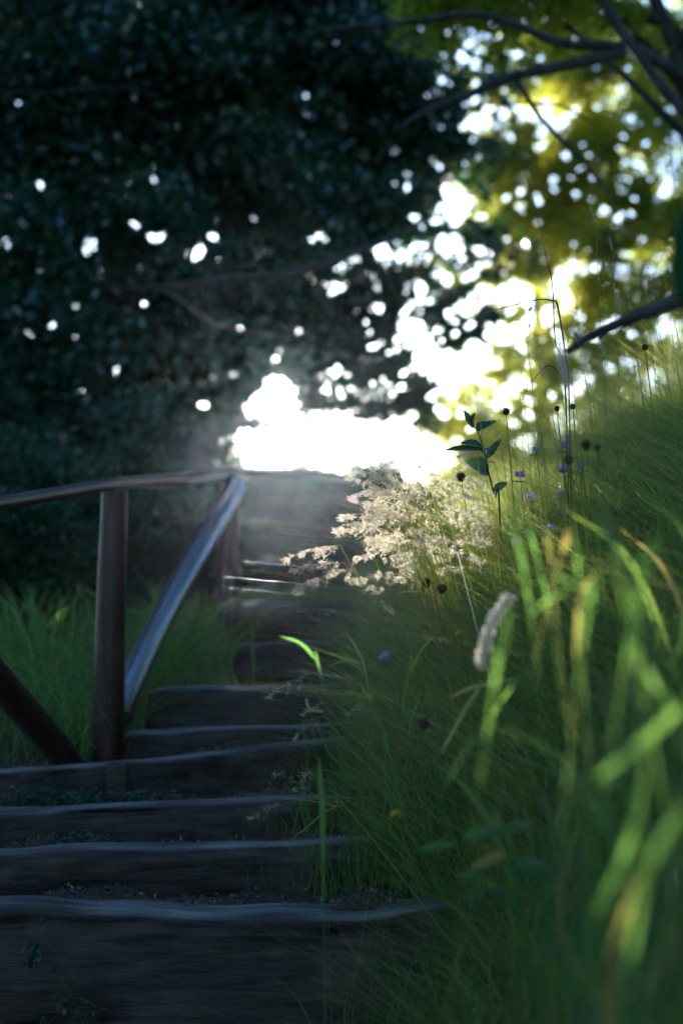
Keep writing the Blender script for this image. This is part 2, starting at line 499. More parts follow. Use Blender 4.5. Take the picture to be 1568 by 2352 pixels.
# ------------------------------------------------------------------ railing
def build_railing():
    root = thing('wooden_railing', 'round log railing with diagonal braces along the left of the timber steps', 'railing', tuple(P(250, 1770, 5.1)))
    def log(name, pts, rad, sides=20, label=None, rough=0.012, groove=0):
        a = Acc(); p = smooth_path(pts, 26)
        tube(a, p, rad, sides, 0.5, True, rough)
        o = a.build(name, M['brace'] if label and 'blue' in label else M['rail'], root, smooth=True)
        if label: o['label'] = label
        return o
    def w(px, d): return px / FPX * d
    # posts
    log('post', [P(248, 1790, 5.23), P(254, 1450, 5.21), P(264, 1128, 5.2)], [w(37, 5.1), w(35, 5.1), w(31, 5.1)], label='nearer thick round post')
    log('post', [P(530, 1590, 7.2), P(527, 1350, 7.2), P(525, 1095, 7.2)], [w(27, 7.2), w(26, 7.2), w(23, 7.2)], label='farther round post')
    log('post', [P(-350, 2150, 3.05), P(-345, 1700, 3.05), P(-340, 1180, 3.05)], [0.055, 0.055, 0.05])
    log('post', [P(905, 1430, 9.8), P(903, 1120, 9.8)], [0.055, 0.05])
    # top rails: long logs, thicker at the far end
    log('handrail', [P(-345, 1204, 3.05), P(0, 1156, 4.02), P(262, 1112, 5.2), P(400, 1102, 6.1), P(548, 1086, 7.3)],
        [0.020, 0.021, 0.024, 0.030, 0.034], label='long top rail sloping up to the farther post')
    log('handrail', [P(515, 1083, 7.22), P(690, 1088, 8.2), P(905, 1108, 9.85)], [0.026, 0.024], label='top rail behind, leading away to the right')
    # braces
    log('brace', [P(545, 1112, 7.05), P(455, 1270, 6.5), P(375, 1415, 6.0), P(296, 1585, 5.42), P(276, 1650, 5.3)], [w(24, 7), w(27, 6.2), w(31, 5.3)], label='diagonal brace lit blue from the sky')
    log('brace', [P(-330, 1175, 3.1), P(-160, 1370, 3.7), P(0, 1565, 4.45), P(120, 1706, 4.99), P(190, 1800, 5.3)], [0.05, 0.052, 0.052], label='dark diagonal brace cut off by the left edge')
build_railing()

# ------------------------------------------------------------------ crowns: gaps where the sky shows between the trees
GAPS = [(638, 930, 60, 66, 1), (620, 1010, 85, 36, 1), (760, 1005, 120, 48, 1), (900, 1015, 120, 58, 1), (980, 1055, 80, 50, 1), (540, 1030, 35, 16, .8),
        (940, 775, 52, 45, 1), (1000, 830, 85, 52, 1), (1075, 830, 70, 50, 1), (870, 905, 55, 35, .75), (780, 885, 45, 35, .6), (1110, 930, 50, 42, .85),
        (1040, 905, 60, 40, .7), (1090, 690, 50, 38, 1), (1170, 680, 70, 40, .85), (1010, 640, 32, 15, .9), (1035, 570, 48, 32, .9), (1040, 475, 55, 60, 1),
        (980, 450, 28, 50, .6), (1110, 480, 55, 32, .75), (940, 572, 50, 11, .75), (765, 655, 32, 20, .85), (800, 605, 26, 13, .85), (720, 553, 26, 14, .8),
        (730, 650, 26, 26, .5), (700, 730, 26, 22, .6), (1080, 85, 42, 34, .9), (1125, 120, 28, 22, .8), (1095, 290, 50, 32, 1), (1145, 300, 55, 38, .85),
        (1060, 215, 28, 26, .6), (1000, 210, 18, 14, .8), (1170, 160, 36, 26, .6), (1225, 270, 55, 22, .85), (1290, 310, 45, 32, .75), (1365, 395, 42, 42, .85),
        (1440, 390, 36, 55, .85), (350, 547, 22, 11, .95), (317, 520, 13, 18, .95), (203, 560, 18, 22, .9), (457, 587, 24, 17, 1), (290, 592, 11, 11, 1),
        (92, 420, 15, 12, .95), (15, 460, 13, 22, .9), (15, 560, 11, 18, .9), (706, 220, 12, 11, 1), (700, 266, 7, 7, 1), (355, 412, 8, 8, 1),
        (545, 755, 10, 10, 1), (628, 828, 10, 10, 1), (683, 760, 10, 8, 1), (540, 860, 18, 16, .9), (475, 933, 16, 10, 1), (488, 968, 9, 9, 1), (560, 935, 14, 14, .9),
        (270, 850, 18, 18, .8), (188, 903, 9, 8, 1), (380, 846, 9, 9, 1), (392, 905, 10, 9, 1), (355, 937, 9, 9, 1), (172, 774, 8, 8, 1), (120, 750, 9, 9, 1),
        (70, 765, 8, 8, 1), (328, 700, 8, 8, 1), (278, 768, 8, 8, 1), (492, 548, 8, 8, 1), (175, 703, 7, 7, 1), (88, 618, 9, 7, .9), (320, 625, 8, 8, .9),
        (850, 796, 9, 9, 1), (848, 768, 8, 8, 1), (932, 720, 10, 9, 1), (960, 690, 20, 14, .8), (985, 780, 14, 14, 1), (925, 890, 12, 12, .9), (1010, 945, 14, 14, 1),
        (910, 350, 9, 9, .9), (935, 400, 8, 8, 1), (905, 425, 8, 8, 1), (600, 62, 7, 7, .9), (770, 97, 6, 6, .9), (965, 70, 8, 7, 1), (1018, 130, 7, 7, .9),
        (890, 190, 7, 7, .8), (870, 710, 18, 7, .8), (790, 960, 10, 10, 1), (1000, 860, 14, 14, 1), (240, 860, 8, 8, .7), (45, 390, 8, 8, .8), (70, 345, 8, 8, .7),
        (1230, 700, 16, 14, .9), (1260, 740, 30, 24, .85), (1300, 690, 16, 12, .9), (1230, 600, 12, 12, .9), (1290, 630, 12, 9, .9), (1200, 560, 12, 9, .8),
        (1180, 900, 34, 34, .85), (1255, 920, 28, 26, .85), (1330, 870, 22, 18, .9), (1210, 1020, 30, 26, 1), (1440, 830, 16, 14, .9), (1400, 850, 10, 10, .9), (1500, 880, 18, 15, .8),
        (1410, 740, 18, 14, .85), (1520, 740, 20, 18, .9), (1365, 770, 16, 14, .8), (1330, 720, 14, 12, .9), (1180, 760, 26, 20, .85), (1300, 800, 20, 16, .8)]
_r = random.Random(5)
for gx, gy, rx, ry, p in list(GAPS):
    if gx > 860 and gy < 960 and rx > 20:
        for _ in range(5):
            an = _r.uniform(0, 6.28); q = _r.uniform(1.2, 2.4)
            s0 = _r.uniform(6, 15)
            GAPS.append((gx + math.cos(an) * rx * q, gy + math.sin(an) * ry * q, s0, s0 * _r.uniform(.7, 1.1), .95))
for _ in range(110):
    GAPS.append((_r.uniform(1020, 1600), _r.uniform(40, 930), _r.uniform(3, 11), _r.uniform(3, 9), .95))
for _ in range(60):
    GAPS.append((_r.uniform(420, 1000), _r.uniform(500, 980), _r.uniform(3, 8), _r.uniform(3, 8), .95))
for _ in range(60):
    GAPS.append((_r.uniform(0, 900), _r.uniform(20, 980), _r.uniform(2, 6), _r.uniform(2, 6), .95))
GA = np.array(GAPS, float)
_b = (GA[:, 2] > 25) & (GA[:, 0] > 860)
GA[_b, 2:4] *= .84
GA[_b, 4] *= .93
_c = GA[:, 2] <= 16
GA[_c, 2:4] *= .8

def gap_keep(c, soft=1.0, grow=1.0, pad=2.0):
    px, py = proj(c)
    keep = np.ones(len(c), bool)
    r = rng.uniform(0, 1, len(c))
    for gx, gy, rx, ry, p in GA:
        m = (np.abs(px - gx) < rx * 1.6 + 9) & (np.abs(py - gy) < ry * 1.6 + 9)
        if not m.any(): continue
        x, y = px[m], py[m]
        wx = x + min(rx, 30) * .45 * np.sin(y / 17 + gx) + min(rx, 12) * .35 * np.sin(y / 6.5 + gy)
        wy = y + min(ry, 30) * .45 * np.sin(x / 19 + gy) + min(ry, 12) * .35 * np.sin(x / 7.1 + gx)
        q = ((wx - gx) / (rx * grow + pad)) ** 2 + ((wy - gy) / (ry * grow + pad)) ** 2
        pr = p * soft * np.clip((1.35 - q) / .7, 0, 1) if rx > 20 else p * soft * (q < 1)
        keep[m] &= ~(r[m] < pr)
    return keep

def clump_points(centres, radii, n):
    k = rng.integers(0, len(centres), n)
    d = rand_dirs(n) * (rng.uniform(0, 1, n) ** 0.45)[:, None]
    return centres[k] + d * radii[k], k

def crown_points(ells, nclump, rc, n):
    """ells: ellipsoids (x,y,z,rx,ry,rz); clumps of leaves strewn through them"""
    e = np.array(ells, float)
    vol = e[:, 3] * e[:, 4] * e[:, 5]
    k = rng.choice(len(e), nclump, p=vol / vol.sum())
    d = rand_dirs(nclump) * (rng.uniform(0.05, 1, nclump) ** (1 / 2.6))[:, None]
    cc = e[k, :3] + d * e[k, 3:]
    rr = rng.uniform(rc * 0.6, rc * 1.3, (nclump, 1)) * np.array([[1, 1, 0.62]])
    p, kk = clump_points(cc, rr, n)
    return p, kk, cc

def tree(name, label, ells, base, trunk_r, nclump, rc, n, leafL, mat, limbs=(), tint=(0, 1), keep=True, group=None, soft=1.0, yellow=None, nl=14, cat='tree', tpts=None):
    root = thing(name, label, cat, tuple(base), group)
    e = np.array(ells, float)
    top = Vector((float(np.average(e[:, 0])), float(np.average(e[:, 1])), float(e[:, 2].max())))
    a = Acc()
    b = Vector(base)
    mid = b.lerp(top, 0.5) + Vector((random.uniform(-.15, .15), random.uniform(-.15, .15), 0))
    tp = smooth_path([b - Vector((0, 0, .2)), b.lerp(mid, .5) + Vector((.05, .03, 0)), mid, top], 22)
    if tpts: tp = smooth_path([Vector(q) for q in tpts], 22)
    tube(a, tp, [trunk_r * 1.25, trunk_r * .9, trunk_r * .6, trunk_r * .15], 12, 0.5, True, 0.04)
    a.build('trunk', M['bark'], root, smooth=True)
    p, kk, cc = crown_points(ells, nclump, rc, n)
    sel = rng.choice(len(cc), min(nl, len(cc)), replace=False)
    br = Acc()
    for i in sel:
        s = tp[int(len(tp) * random.uniform(.3, .9))]
        c = cc[i]
        m1 = s * .6 + c * .4 + np.array([0, 0, random.uniform(-.1, .25)])
        pth = smooth_path([s, m1, c], 10)
        if keep and not gap_keep(pth, 1.0, 1.0, 4).all():
            continue
        tube(br, pth, [trunk_r * .35, trunk_r * .18, .006], 6, 0.5, False, 0.03)
    for pts, r in limbs:
        tube(br, smooth_path([P(*q) for q in pts], 24), [q * .68 for q in r], 9, 0.5, True, 0.06)
    if br.n:
        br.build('limbs', M['bark'], root, smooth=True)
    if keep:
        k = gap_keep(p, soft); p, kk = p[k], kk[k]
    ct = rng.uniform(tint[0], tint[1], len(cc))
    mixw = .6 if mat is D else .3
    t = np.clip(ct[kk] * mixw + rng.uniform(tint[0], tint[1], len(p)) * (1 - mixw), 0, 1)
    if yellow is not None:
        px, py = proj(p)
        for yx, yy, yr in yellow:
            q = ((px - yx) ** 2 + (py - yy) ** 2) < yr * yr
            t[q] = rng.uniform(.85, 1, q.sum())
    lv = Acc(); leaves(lv, p, leafL, tint=t)
    lv.build('crown', mat, root)
    return root

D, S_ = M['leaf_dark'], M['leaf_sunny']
# dark wall of trees on the left
tree('broadleaf_tree', 'dark tree filling the far left, with small sky holes through its crown',
     [(-2.7, 10.2, 3.4, 1.5, 1.2, 1.6), (-2.6, 10.4, 5.4, 1.7, 1.3, 1.6), (-3.0, 10.2, 1.9, 1.2, 1.0, 1.1)], (-2.9, 10.3, .9), .13, 320, .40, 140000, .074, D,
     tint=(0, .6), group='dark trees beyond the steps')
tree('broadleaf_tree', 'dark tree left of the sun glow, its long limb reaching level across the crown',
     [(-.95, 10.8, 3.9, 1.25, 1.2, 1.3), (-.8, 11, 5.7, 1.5, 1.3, 1.5), (-1.5, 10.6, 2.2, .9, .9, 1.1), (-.75, 10.7, 3.1, .9, .8, .75)], (-1.9, 10.8, .9), .14, 330, .38, 145000, .074, D,
     limbs=[([(150, 655, 9.7), (350, 660, 9.3), (520, 640, 9.2), (690, 622, 9.3), (830, 575, 9.6), (960, 520, 10.4)], [.008, .025, .03, .035, .035, .03]),
            ([(330, 640, 9.5), (400, 680, 9.3), (500, 745, 9.3), (620, 770, 9.5)], [.014, .024, .02, .01]),
            ([(470, 612, 9.5), (600, 610, 9.4), (690, 615, 9.4)], [.01, .014, .014]),
            ([(0, 213, 9.2), (130, 212, 9.1), (260, 200, 9.2), (370, 222, 9.4)], [.008, .012, .012, .006])],
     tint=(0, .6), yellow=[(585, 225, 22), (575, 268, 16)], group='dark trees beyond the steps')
tree('broadleaf_tree', 'dark tree above the sun glow, its right side open to the bright sky',
     [(.35, 11.6, 4.1, .95, 1.0, 1.25), (.2, 11.8, 5.9, 1.3, 1.2, 1.5), (.3, 11.4, 3.25, .8, .7, .75), (-.35, 11.4, 3.4, .6, .7, .6)], (-1.7, 12, .8), .12, 260, .36, 110000, .072, D,
     tpts=[(-1.75, 12, .7), (-1.65, 12, 2.4), (-1.0, 12, 4.0), (0, 11.9, 5.4), (.3, 11.8, 6.6)],
     tint=(.05, .7), group='dark trees beyond the steps')
# sunlit trees on the right
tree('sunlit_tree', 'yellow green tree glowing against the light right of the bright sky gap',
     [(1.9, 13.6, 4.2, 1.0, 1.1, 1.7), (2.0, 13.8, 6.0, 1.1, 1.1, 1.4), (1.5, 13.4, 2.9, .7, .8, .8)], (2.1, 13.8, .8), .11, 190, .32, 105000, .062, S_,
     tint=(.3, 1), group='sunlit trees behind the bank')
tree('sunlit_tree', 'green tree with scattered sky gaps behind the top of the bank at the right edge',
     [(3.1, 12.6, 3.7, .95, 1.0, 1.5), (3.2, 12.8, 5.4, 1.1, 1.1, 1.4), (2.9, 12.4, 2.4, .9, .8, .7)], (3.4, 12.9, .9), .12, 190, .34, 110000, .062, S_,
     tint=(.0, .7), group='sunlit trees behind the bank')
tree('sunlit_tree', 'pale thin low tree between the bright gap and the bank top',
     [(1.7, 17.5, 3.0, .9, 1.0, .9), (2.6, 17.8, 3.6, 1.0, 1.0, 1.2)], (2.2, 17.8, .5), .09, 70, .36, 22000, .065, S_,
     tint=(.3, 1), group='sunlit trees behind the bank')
# overhanging tree at the top right: trunk out of frame, arching limbs in view
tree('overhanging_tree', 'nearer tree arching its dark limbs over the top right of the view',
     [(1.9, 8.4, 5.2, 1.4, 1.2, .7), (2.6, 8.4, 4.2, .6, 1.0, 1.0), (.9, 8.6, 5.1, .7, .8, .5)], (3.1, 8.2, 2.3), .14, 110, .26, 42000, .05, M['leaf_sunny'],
     limbs=[([(1750, 330, 8.0), (1568, 180, 7.8), (1440, 110, 7.6), (1290, 100, 7.5), (1180, 55, 7.4), (1080, 32, 7.4), (960, 48, 7.4), (840, 58, 7.5), (740, 68, 7.6)], [.07, .055, .045, .04, .034, .028, .024, .018, .01]),
            ([(1430, 120, 7.6), (1300, 150, 7.5), (1180, 175, 7.4), (1080, 215, 7.3), (980, 255, 7.3), (920, 290, 7.3)], [.05, .045, .04, .035, .026, .012]),
            ([(1190, 190, 7.4), (1240, 270, 7.3), (1310, 340, 7.3), (1370, 410, 7.3), (1420, 470, 7.4)], [.024, .02, .018, .014, .008]),
            ([(1345, -60, 7.2), (1420, 60, 7.2), (1490, 160, 7.2), (1568, 255, 7.2), (1700, 400, 7.4)], [.03, .035, .04, .045, .06]),
            ([(1200, 235, 7.4), (1290, 245, 7.4), (1360, 280, 7.4)], [.012, .012, .008])],
     tint=(.0, .8), soft=.9)

# shrubs behind the steps and on the left
SH = M['leaf_shrub']
def shrub(label, ells, base, n, nclump, L=.04, tint=(0, 1), keep=False, mat=None, rc=.22, name='shrub', group='shrubs beyond the steps'):
    root = thing(name, label, 'shrub', tuple(base), group)
    p, kk, cc = crown_points(ells, nclump, rc, n)
    b = np.array(base)
    st = Acc()
    for i in rng.choice(len(cc), min(9, len(cc)), replace=False):
        m1 = b * .5 + cc[i] * .5 + np.array([0, 0, .08])
        tube(st, smooth_path([b - np.array([0, 0, .08]), m1, cc[i]], 8), [.014, .009, .004], 6, .5, False)
    st.build('stems', M['bark'], root, smooth=True)
    if keep:
        k = gap_keep(p); p, kk = p[k], kk[k]
    ct = rng.uniform(tint[0], tint[1], len(cc))
    lv = Acc(); leaves(lv, p, L, tint=np.clip(ct[kk] * .6 + .4 * rng.uniform(tint[0], tint[1], len(p)), 0, 1))
    lv.build('foliage', mat or SH, root)
shrub('dark shrub right behind the highest step, under the sun glow', [(-.05, 9.4, 1.56, .85, .6, .56)], (-.05, 9.5, .95), 42000, 90, .05, keep=False, tint=(0, .5), mat=D)
shrub('added low dark shrub left of the one behind the highest step', [(-.8, 10.2, 1.6, .65, .5, .55)], (-.8, 10.2, .95), 24000, 60, .05, tint=(0, .5), mat=D)  # extra shrub, stops sun slipping through onto the far steps
shrub('added dense dark shrub filling the space under the second rail', [(-.45, 11.4, 1.72, .75, .45, .55), (.45, 11.5, 1.70, .7, .45, .5)], (0, 11.4, .95), 60000, 120, .055, tint=(0, .4), mat=D)  # put in to block stray sun flecks on the steps
shrub('dark shrub between the two railing posts, behind the blue brace', [(-1.35, 9.0, 1.75, .8, .7, .8)], (-1.3, 9.0, .93), 34000, 90, tint=(0, .6), mat=D)
shrub('bluish leafy bush behind the top rail at the left edge', [(-2.0, 7.9, 1.55, .65, .6, .75)], (-1.95, 7.9, .9), 26000, 70, .045, tint=(0, 1))
shrub('tall dark bush beside the trunk shadows left of the sun', [(-2.6, 9.2, 2.2, .8, .8, 1.1)], (-2.6, 9.2, .95), 34000, 90, tint=(0, .8))
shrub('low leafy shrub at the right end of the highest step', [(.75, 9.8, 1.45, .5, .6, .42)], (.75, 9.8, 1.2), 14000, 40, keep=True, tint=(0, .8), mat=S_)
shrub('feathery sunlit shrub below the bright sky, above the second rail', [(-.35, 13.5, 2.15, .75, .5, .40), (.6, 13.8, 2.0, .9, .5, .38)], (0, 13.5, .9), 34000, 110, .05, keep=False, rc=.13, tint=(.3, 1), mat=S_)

# far wood behind the trees, plus an unseen leaf ring added to shade the steps
def woodland():
    cs = []
    for _ in range(1500):
        az = random.uniform(R(22), R(342)); rr = random.uniform(7.0, 10.5)
        cs.append((math.sin(az) * rr, math.cos(az) * rr, random.uniform(.5, 11.8)))
    for _ in range(900):      # added canopy blocks sky light from behind, left open only above the steps
        cs.append((random.uniform(-8, 8), random.uniform(-8, 1.0), random.uniform(8.6, 11.5)))
    cs = np.array(cs)
    p, k = clump_points(cs, np.full((len(cs), 3), .85), 290000)
    px, py = proj(p)
    p = p[~((p[:, 1] > 0) & (px > -250) & (px < 1850))]
    lv = Acc(); leaves(lv, p, .13)
    bk = []
    for _ in range(420):
        y = random.uniform(14.5, 17.5); q = random.uniform(-700, 620)
        bk.append(P(q, random.uniform(-150, 1330), y))
    bk = np.array([list(v) for v in bk])
    p, k = clump_points(bk, np.full((len(bk), 3), .6), 130000)
    px, py = proj(p)
    kp = gap_keep(p, 1.0, 1.0, 4) & ~((px > 470) & (py > 800) & (py < 1075)) & (px < 900)
    leaves(lv, p[kp], .075, tint=rng.uniform(0, .6, kp.sum()))
    lo = []
    for _ in range(260):
        lo.append(P(random.uniform(-100, 1250), random.uniform(1120, 1440), random.uniform(12, 15)))
    lo = np.array([list(v) for v in lo])
    p, k = clump_points(lo, np.full((len(lo), 3), .3), 70000)
    leaves(lv, p, .075, tint=rng.uniform(0, .6, len(p)))
    tag(lv.build('woodland', M['leaf_dark']), 'dim leafy wood beyond the trees, with an added unseen ring and canopy for shade', 'woodland', kind='stuff')
woodland()

# ------------------------------------------------------------------ grass
def grass(name, n, sampler, hr, wr, tint, label, lean=.35, segs=6, hmul=None, minY=.0):
    b, h, w, t, az = sampler(n)
    n = len(b)
    ld = np.stack([np.cos(az), np.sin(az), np.zeros(n)], 1)
    ln = rng.uniform(.1, 1, n) * lean
    sd = rng.uniform(0, 2 * np.pi, n)
    S = np.stack([np.cos(sd), np.sin(sd), np.zeros(n)], 1)
    tt = np.linspace(0, 1, segs + 1)
    cv = rng.uniform(.0, .5, n)
    kx = rng.normal(0, .16, n); ky = rng.normal(0, .16, n); ph = rng.uniform(2, 6, n)
    rows = []
    for q in tt:
        c = b + np.array([0, 0, 1]) * (h * (q - cv * q * q * .6))[:, None] + ld * (h * ln * (q ** 1.8) * 1.4)[:, None]
        c = c + np.stack([kx * h * np.sin(ph * q), ky * h * np.sin(ph * q + 1), 0 * h], 1) * q
        ww = (w * (1 - q ** 2.2) * .5 + .0002)[:, None]
        rows.append(np.stack([c - S * ww, c + S * ww], 1))
    v = np.stack(rows, 1).reshape(-1, 3)           # n, segs+1, 2
    k = (segs + 1) * 2
    i = np.arange(n)[:, None] * k + np.arange(segs)[None, :] * 2
    f = np.stack([i, i + 1, i + 3, i + 2], -1).reshape(-1, 4)
    a = Acc(); a.add(v, f, np.repeat(t, k))
    o = a.build(name, M['grass'])
    tag(o, label, 'grass', kind='stuff')
    return o

def bank_sampler(hlo, hhi, wlo, whi, dry, u0=-.06, u1=2.3, y0=.6, y1=9.0, ypow=1.3):
    def f(n):
        y = y0 + (y1 - y0) * rng.uniform(0, 1, n) ** ypow
        u = u0 + (u1 - u0) * rng.uniform(0, 1, n) ** 1.2
        x = right_edge(y) + u
        z = ground_z(x, y) + ground_noise(x, y)
        h = rng.uniform(hlo, hhi, n) * (.75 + .35 * np.sin(x * 5 + 2 * np.sin(y * 3)) ** 2)
        tz = z + h
        d = np.sqrt(x * x + y * y)
        # keep the lens clear: nothing tall right in front of the camera
        px, py = proj(np.stack([x, y, tz], 1))
        ok = (d > 1.25) & ~((y < 2.3) & (py < 1350 + (2.3 - y) * 350))
        x, y, z, h = x[ok], y[ok], z[ok], h[ok]
        m = len(x)
        w = rng.uniform(wlo, whi, m)
        t = rng.uniform(.05, .62, m)
        q = rng.uniform(0, 1, m) < dry
        t[q] = rng.uniform(.72, 1, q.sum())
        az = np.where(rng.uniform(0, 1, m) < .45, rng.normal(math.pi, .9, m), rng.uniform(0, 6.28, m))
        nr = y < 3.2
        az[nr] = rng.uniform(-1.7, 1.7, nr.sum())   # nearest ones lean in to the slope
        return np.stack([x, y, z - .01], 1), h, w, t, az
    return f

grass('bank_grass', 120000, bank_sampler(.10, .36, .0018, .0046, .24), 0, 0, 0, 'dense green grass covering the bank right of the steps', lean=.8)
grass('near_bank_grass', 34000, bank_sampler(.18, .55, .002, .006, .12, u0=-.1, y0=1.15, y1=4.2, u1=1.2, ypow=1.0), 0, 0, 0, 'tangled long grass on the near side of the bank', lean=.8, segs=7)
grass('tall_bank_grass', 12000, bank_sampler(.3, .60, .0018, .0042, .55, u0=.0), 0, 0, 0, 'taller thin grass with dry yellow blades on the bank', lean=.9, segs=8)
def broad():
    def bm(n):
        y = rng.uniform(2.0, 5.5, n); u = rng.uniform(-.05, 1.6, n) ** 1.1 if False else rng.uniform(0, 1.5, n) - .05; x = right_edge(y) + u
        z = ground_z(x, y)
        t = rng.uniform(.2, .78, n); q = rng.uniform(0, 1, n) < .14; t[q] = rng.uniform(.8, .95, q.sum())
        return np.stack([x, y, z], 1), rng.uniform(.18, .46, n), rng.uniform(.005, .010, n), t, np.where(y < 3.1, rng.uniform(-1.6, 1.6, n), rng.normal(math.pi, 1.9, n))
    grass('broad_leaved_grass', 2600, bm, 0, 0, 0, 'broader bright blades of grass scattered over the bank', lean=1.1, segs=9)
broad()
def straw():
    def sm(n):
        y = rng.uniform(2.6, 7.0, n); u = rng.uniform(-.05, 1.9, n) ; x = right_edge(y) + u
        z = ground_z(x, y) + rng.uniform(.02, .34, n)
        return np.stack([x, y, z], 1), rng.uniform(.05, .22, n), rng.uniform(.001, .0024, n), rng.uniform(.45, 1, n), rng.uniform(0, 6.28, n)
    grass('straw_tangle', 30000, sm, 0, 0, 0, 'fine dry straw tangled through the bank grass', lean=4.0, segs=5)
    n = 26000
    y = rng.uniform(2.8, 6.5, n); u = rng.uniform(-.05, 1.7, n)
    k = np.sin(y * 4 + u * 2 + 1) * np.sin(u * 5 - y * 3) + rng.normal(0, .4, n) > .15
    y, u = y[k], u[k]; x = right_edge(y) + u
    z = ground_z(x, y) + rng.uniform(.18, .52, len(x))
    a = Acc(); leaves(a, np.stack([x, y, z], 1), .007, .4, droop=.3)
    tag(a.build('loose_seeds', M['seed']), 'tiny pale grass seeds catching the sun over the bank', 'grass seeds', kind='stuff')
straw()
def herbs():
    n = 60000
    y = .9 + 7 * rng.uniform(0, 1, n) ** 1.3; u = -.05 + 2.1 * rng.uniform(0, 1, n) ** 1.2
    k = np.sin(y * 9 + u * 4) * np.sin(u * 11 - y * 3) + rng.normal(0, .5, n) > .1
    y, u = y[k], u[k]; x = right_edge(y) + u
    z = ground_z(x, y) + rng.uniform(0, 1, len(x)) ** .8 * .30
    ok = np.sqrt(x * x + y * y) > 1.3
    a = Acc(); leaves(a, np.stack([x, y, z], 1)[ok], .022, .35, tint=rng.uniform(0, 1, ok.sum()) ** 1.6 * .9, droop=0, flat=.5)
    n = 7000
    y = 1.9 + 5 * rng.uniform(0, 1, n) ** 1.2; u = -.03 + 1.9 * rng.uniform(0, 1, n)
    k = np.sin(y * 6 + u * 3) * np.sin(u * 7 - y * 2) + rng.normal(0, .25, n) > .3
    y, u = y[k], u[k]; x = right_edge(y) + u
    z = ground_z(x, y) + rng.uniform(.03, .30, len(x))
    tn = rng.uniform(0, .45, len(x)); tn[rng.uniform(0, 1, len(x)) < .1] = .87
    leaves(a, np.stack([x, y, z], 1), .045, .6, tint=tn, droop=.1, flat=1.2)
    tag(a.build('bank_herbs', M['grass']), 'small leaved herbs mixed through the bank grass', 'ground cover', kind='stuff')
herbs()

def left_sampler(n):
    y = rng.uniform(5.15, 9.2, n)
    x = left_edge(y) - .03 - rng.uniform(0, 1, n) ** 1.1 * 1.9
    pm = np.sin(x * 4.1 + 1.3 * np.sin(y * 3)) * np.sin(y * 3.7 + x) + rng.normal(0, .35, n) > -.25
    x, y = x[pm], y[pm]; n = len(x)
    z = ground_z(x, y)
    h = rng.uniform(.12, .42, n) * (.6 + .8 * np.sin(x * 6 + 3 * np.sin(y * 2.2)) ** 2)
    w = rng.uniform(.002, .006, n)
    t = rng.uniform(.0, .55, n)
    q = rng.uniform(0, 1, n) < .15; t[q] = rng.uniform(.7, .95, q.sum())
    return np.stack([x, y, z - .01], 1), h, w, t, rng.uniform(0, 6.28, n)
grass('verge_grass', 22000, left_sampler, 0, 0, 0, 'shaded green grass growing left of the steps behind the railing posts', lean=.9)

def path_sampler(n):
    y = rng.uniform(7.25, 9.0, n); x = rng.uniform(-.55, .3, n)
    z = ground_z(x, y)
    return np.stack([x, y, z - .01], 1), rng.uniform(.06, .2, n), rng.uniform(.002, .004, n), rng.uniform(0, .5, n), rng.uniform(0, 6.28, n)
grass('path_end_grass', 2600, path_sampler, 0, 0, 0, 'short grass beyond the highest step')

def seam_sampler(n):
    k = rng.integers(0, 4, n)
    x = .42 - np.abs(rng.normal(0, .16, n))
    y = np.zeros(n); 
    for q in range(4):
        yk, zk = step_line(q, x)
        y = np.where(k == q, yk - .02 - rng.uniform(0, .1, n), y)
    z = ground_z(x, y)
    xr = right_edge(y)
    x = x - .42 + xr + .03
    yy = y
    return np.stack([x, yy, ground_z(x, yy) - .01], 1), rng.uniform(.08, .32, n), rng.uniform(.0015, .004, n), rng.uniform(.05, .6, n), rng.normal(math.pi, 1.2, n)
grass('edge_grass', 1800, seam_sampler, 0, 0, 0, 'grass creeping in over the right ends of the nearest steps')

# ------------------------------------------------------------------ single blades, flowers and seed heads read off the photograph
zA = zf(834, 1100, 1.882)      # centre right crop
zB = zf(600, 1500, 2.613)      # lower centre crop
zC = zf(834, 1800, 1.882)      # bottom right crop
zD = zf(1050, 900, 2.541)      # upper right bank crop
zE = zf(650, 1050, 2.613)      # panicle crop
zG = zf(1150, 400, 3.033)      # tall stems crop

def gbase(x, y):
    return float(ground_z(np.array([x]), np.array([y]))[0])

def root_of(p, dx=.0, dy=.05):
    """foot of a plant whose upper point is p"""
    x, y = p.x + dx, p.y + dy
    if x > -.3: x = max(x, float(right_edge(y)) + .03 + abs(dx) * .5)
    return Vector((x, y, gbase(x, y)))

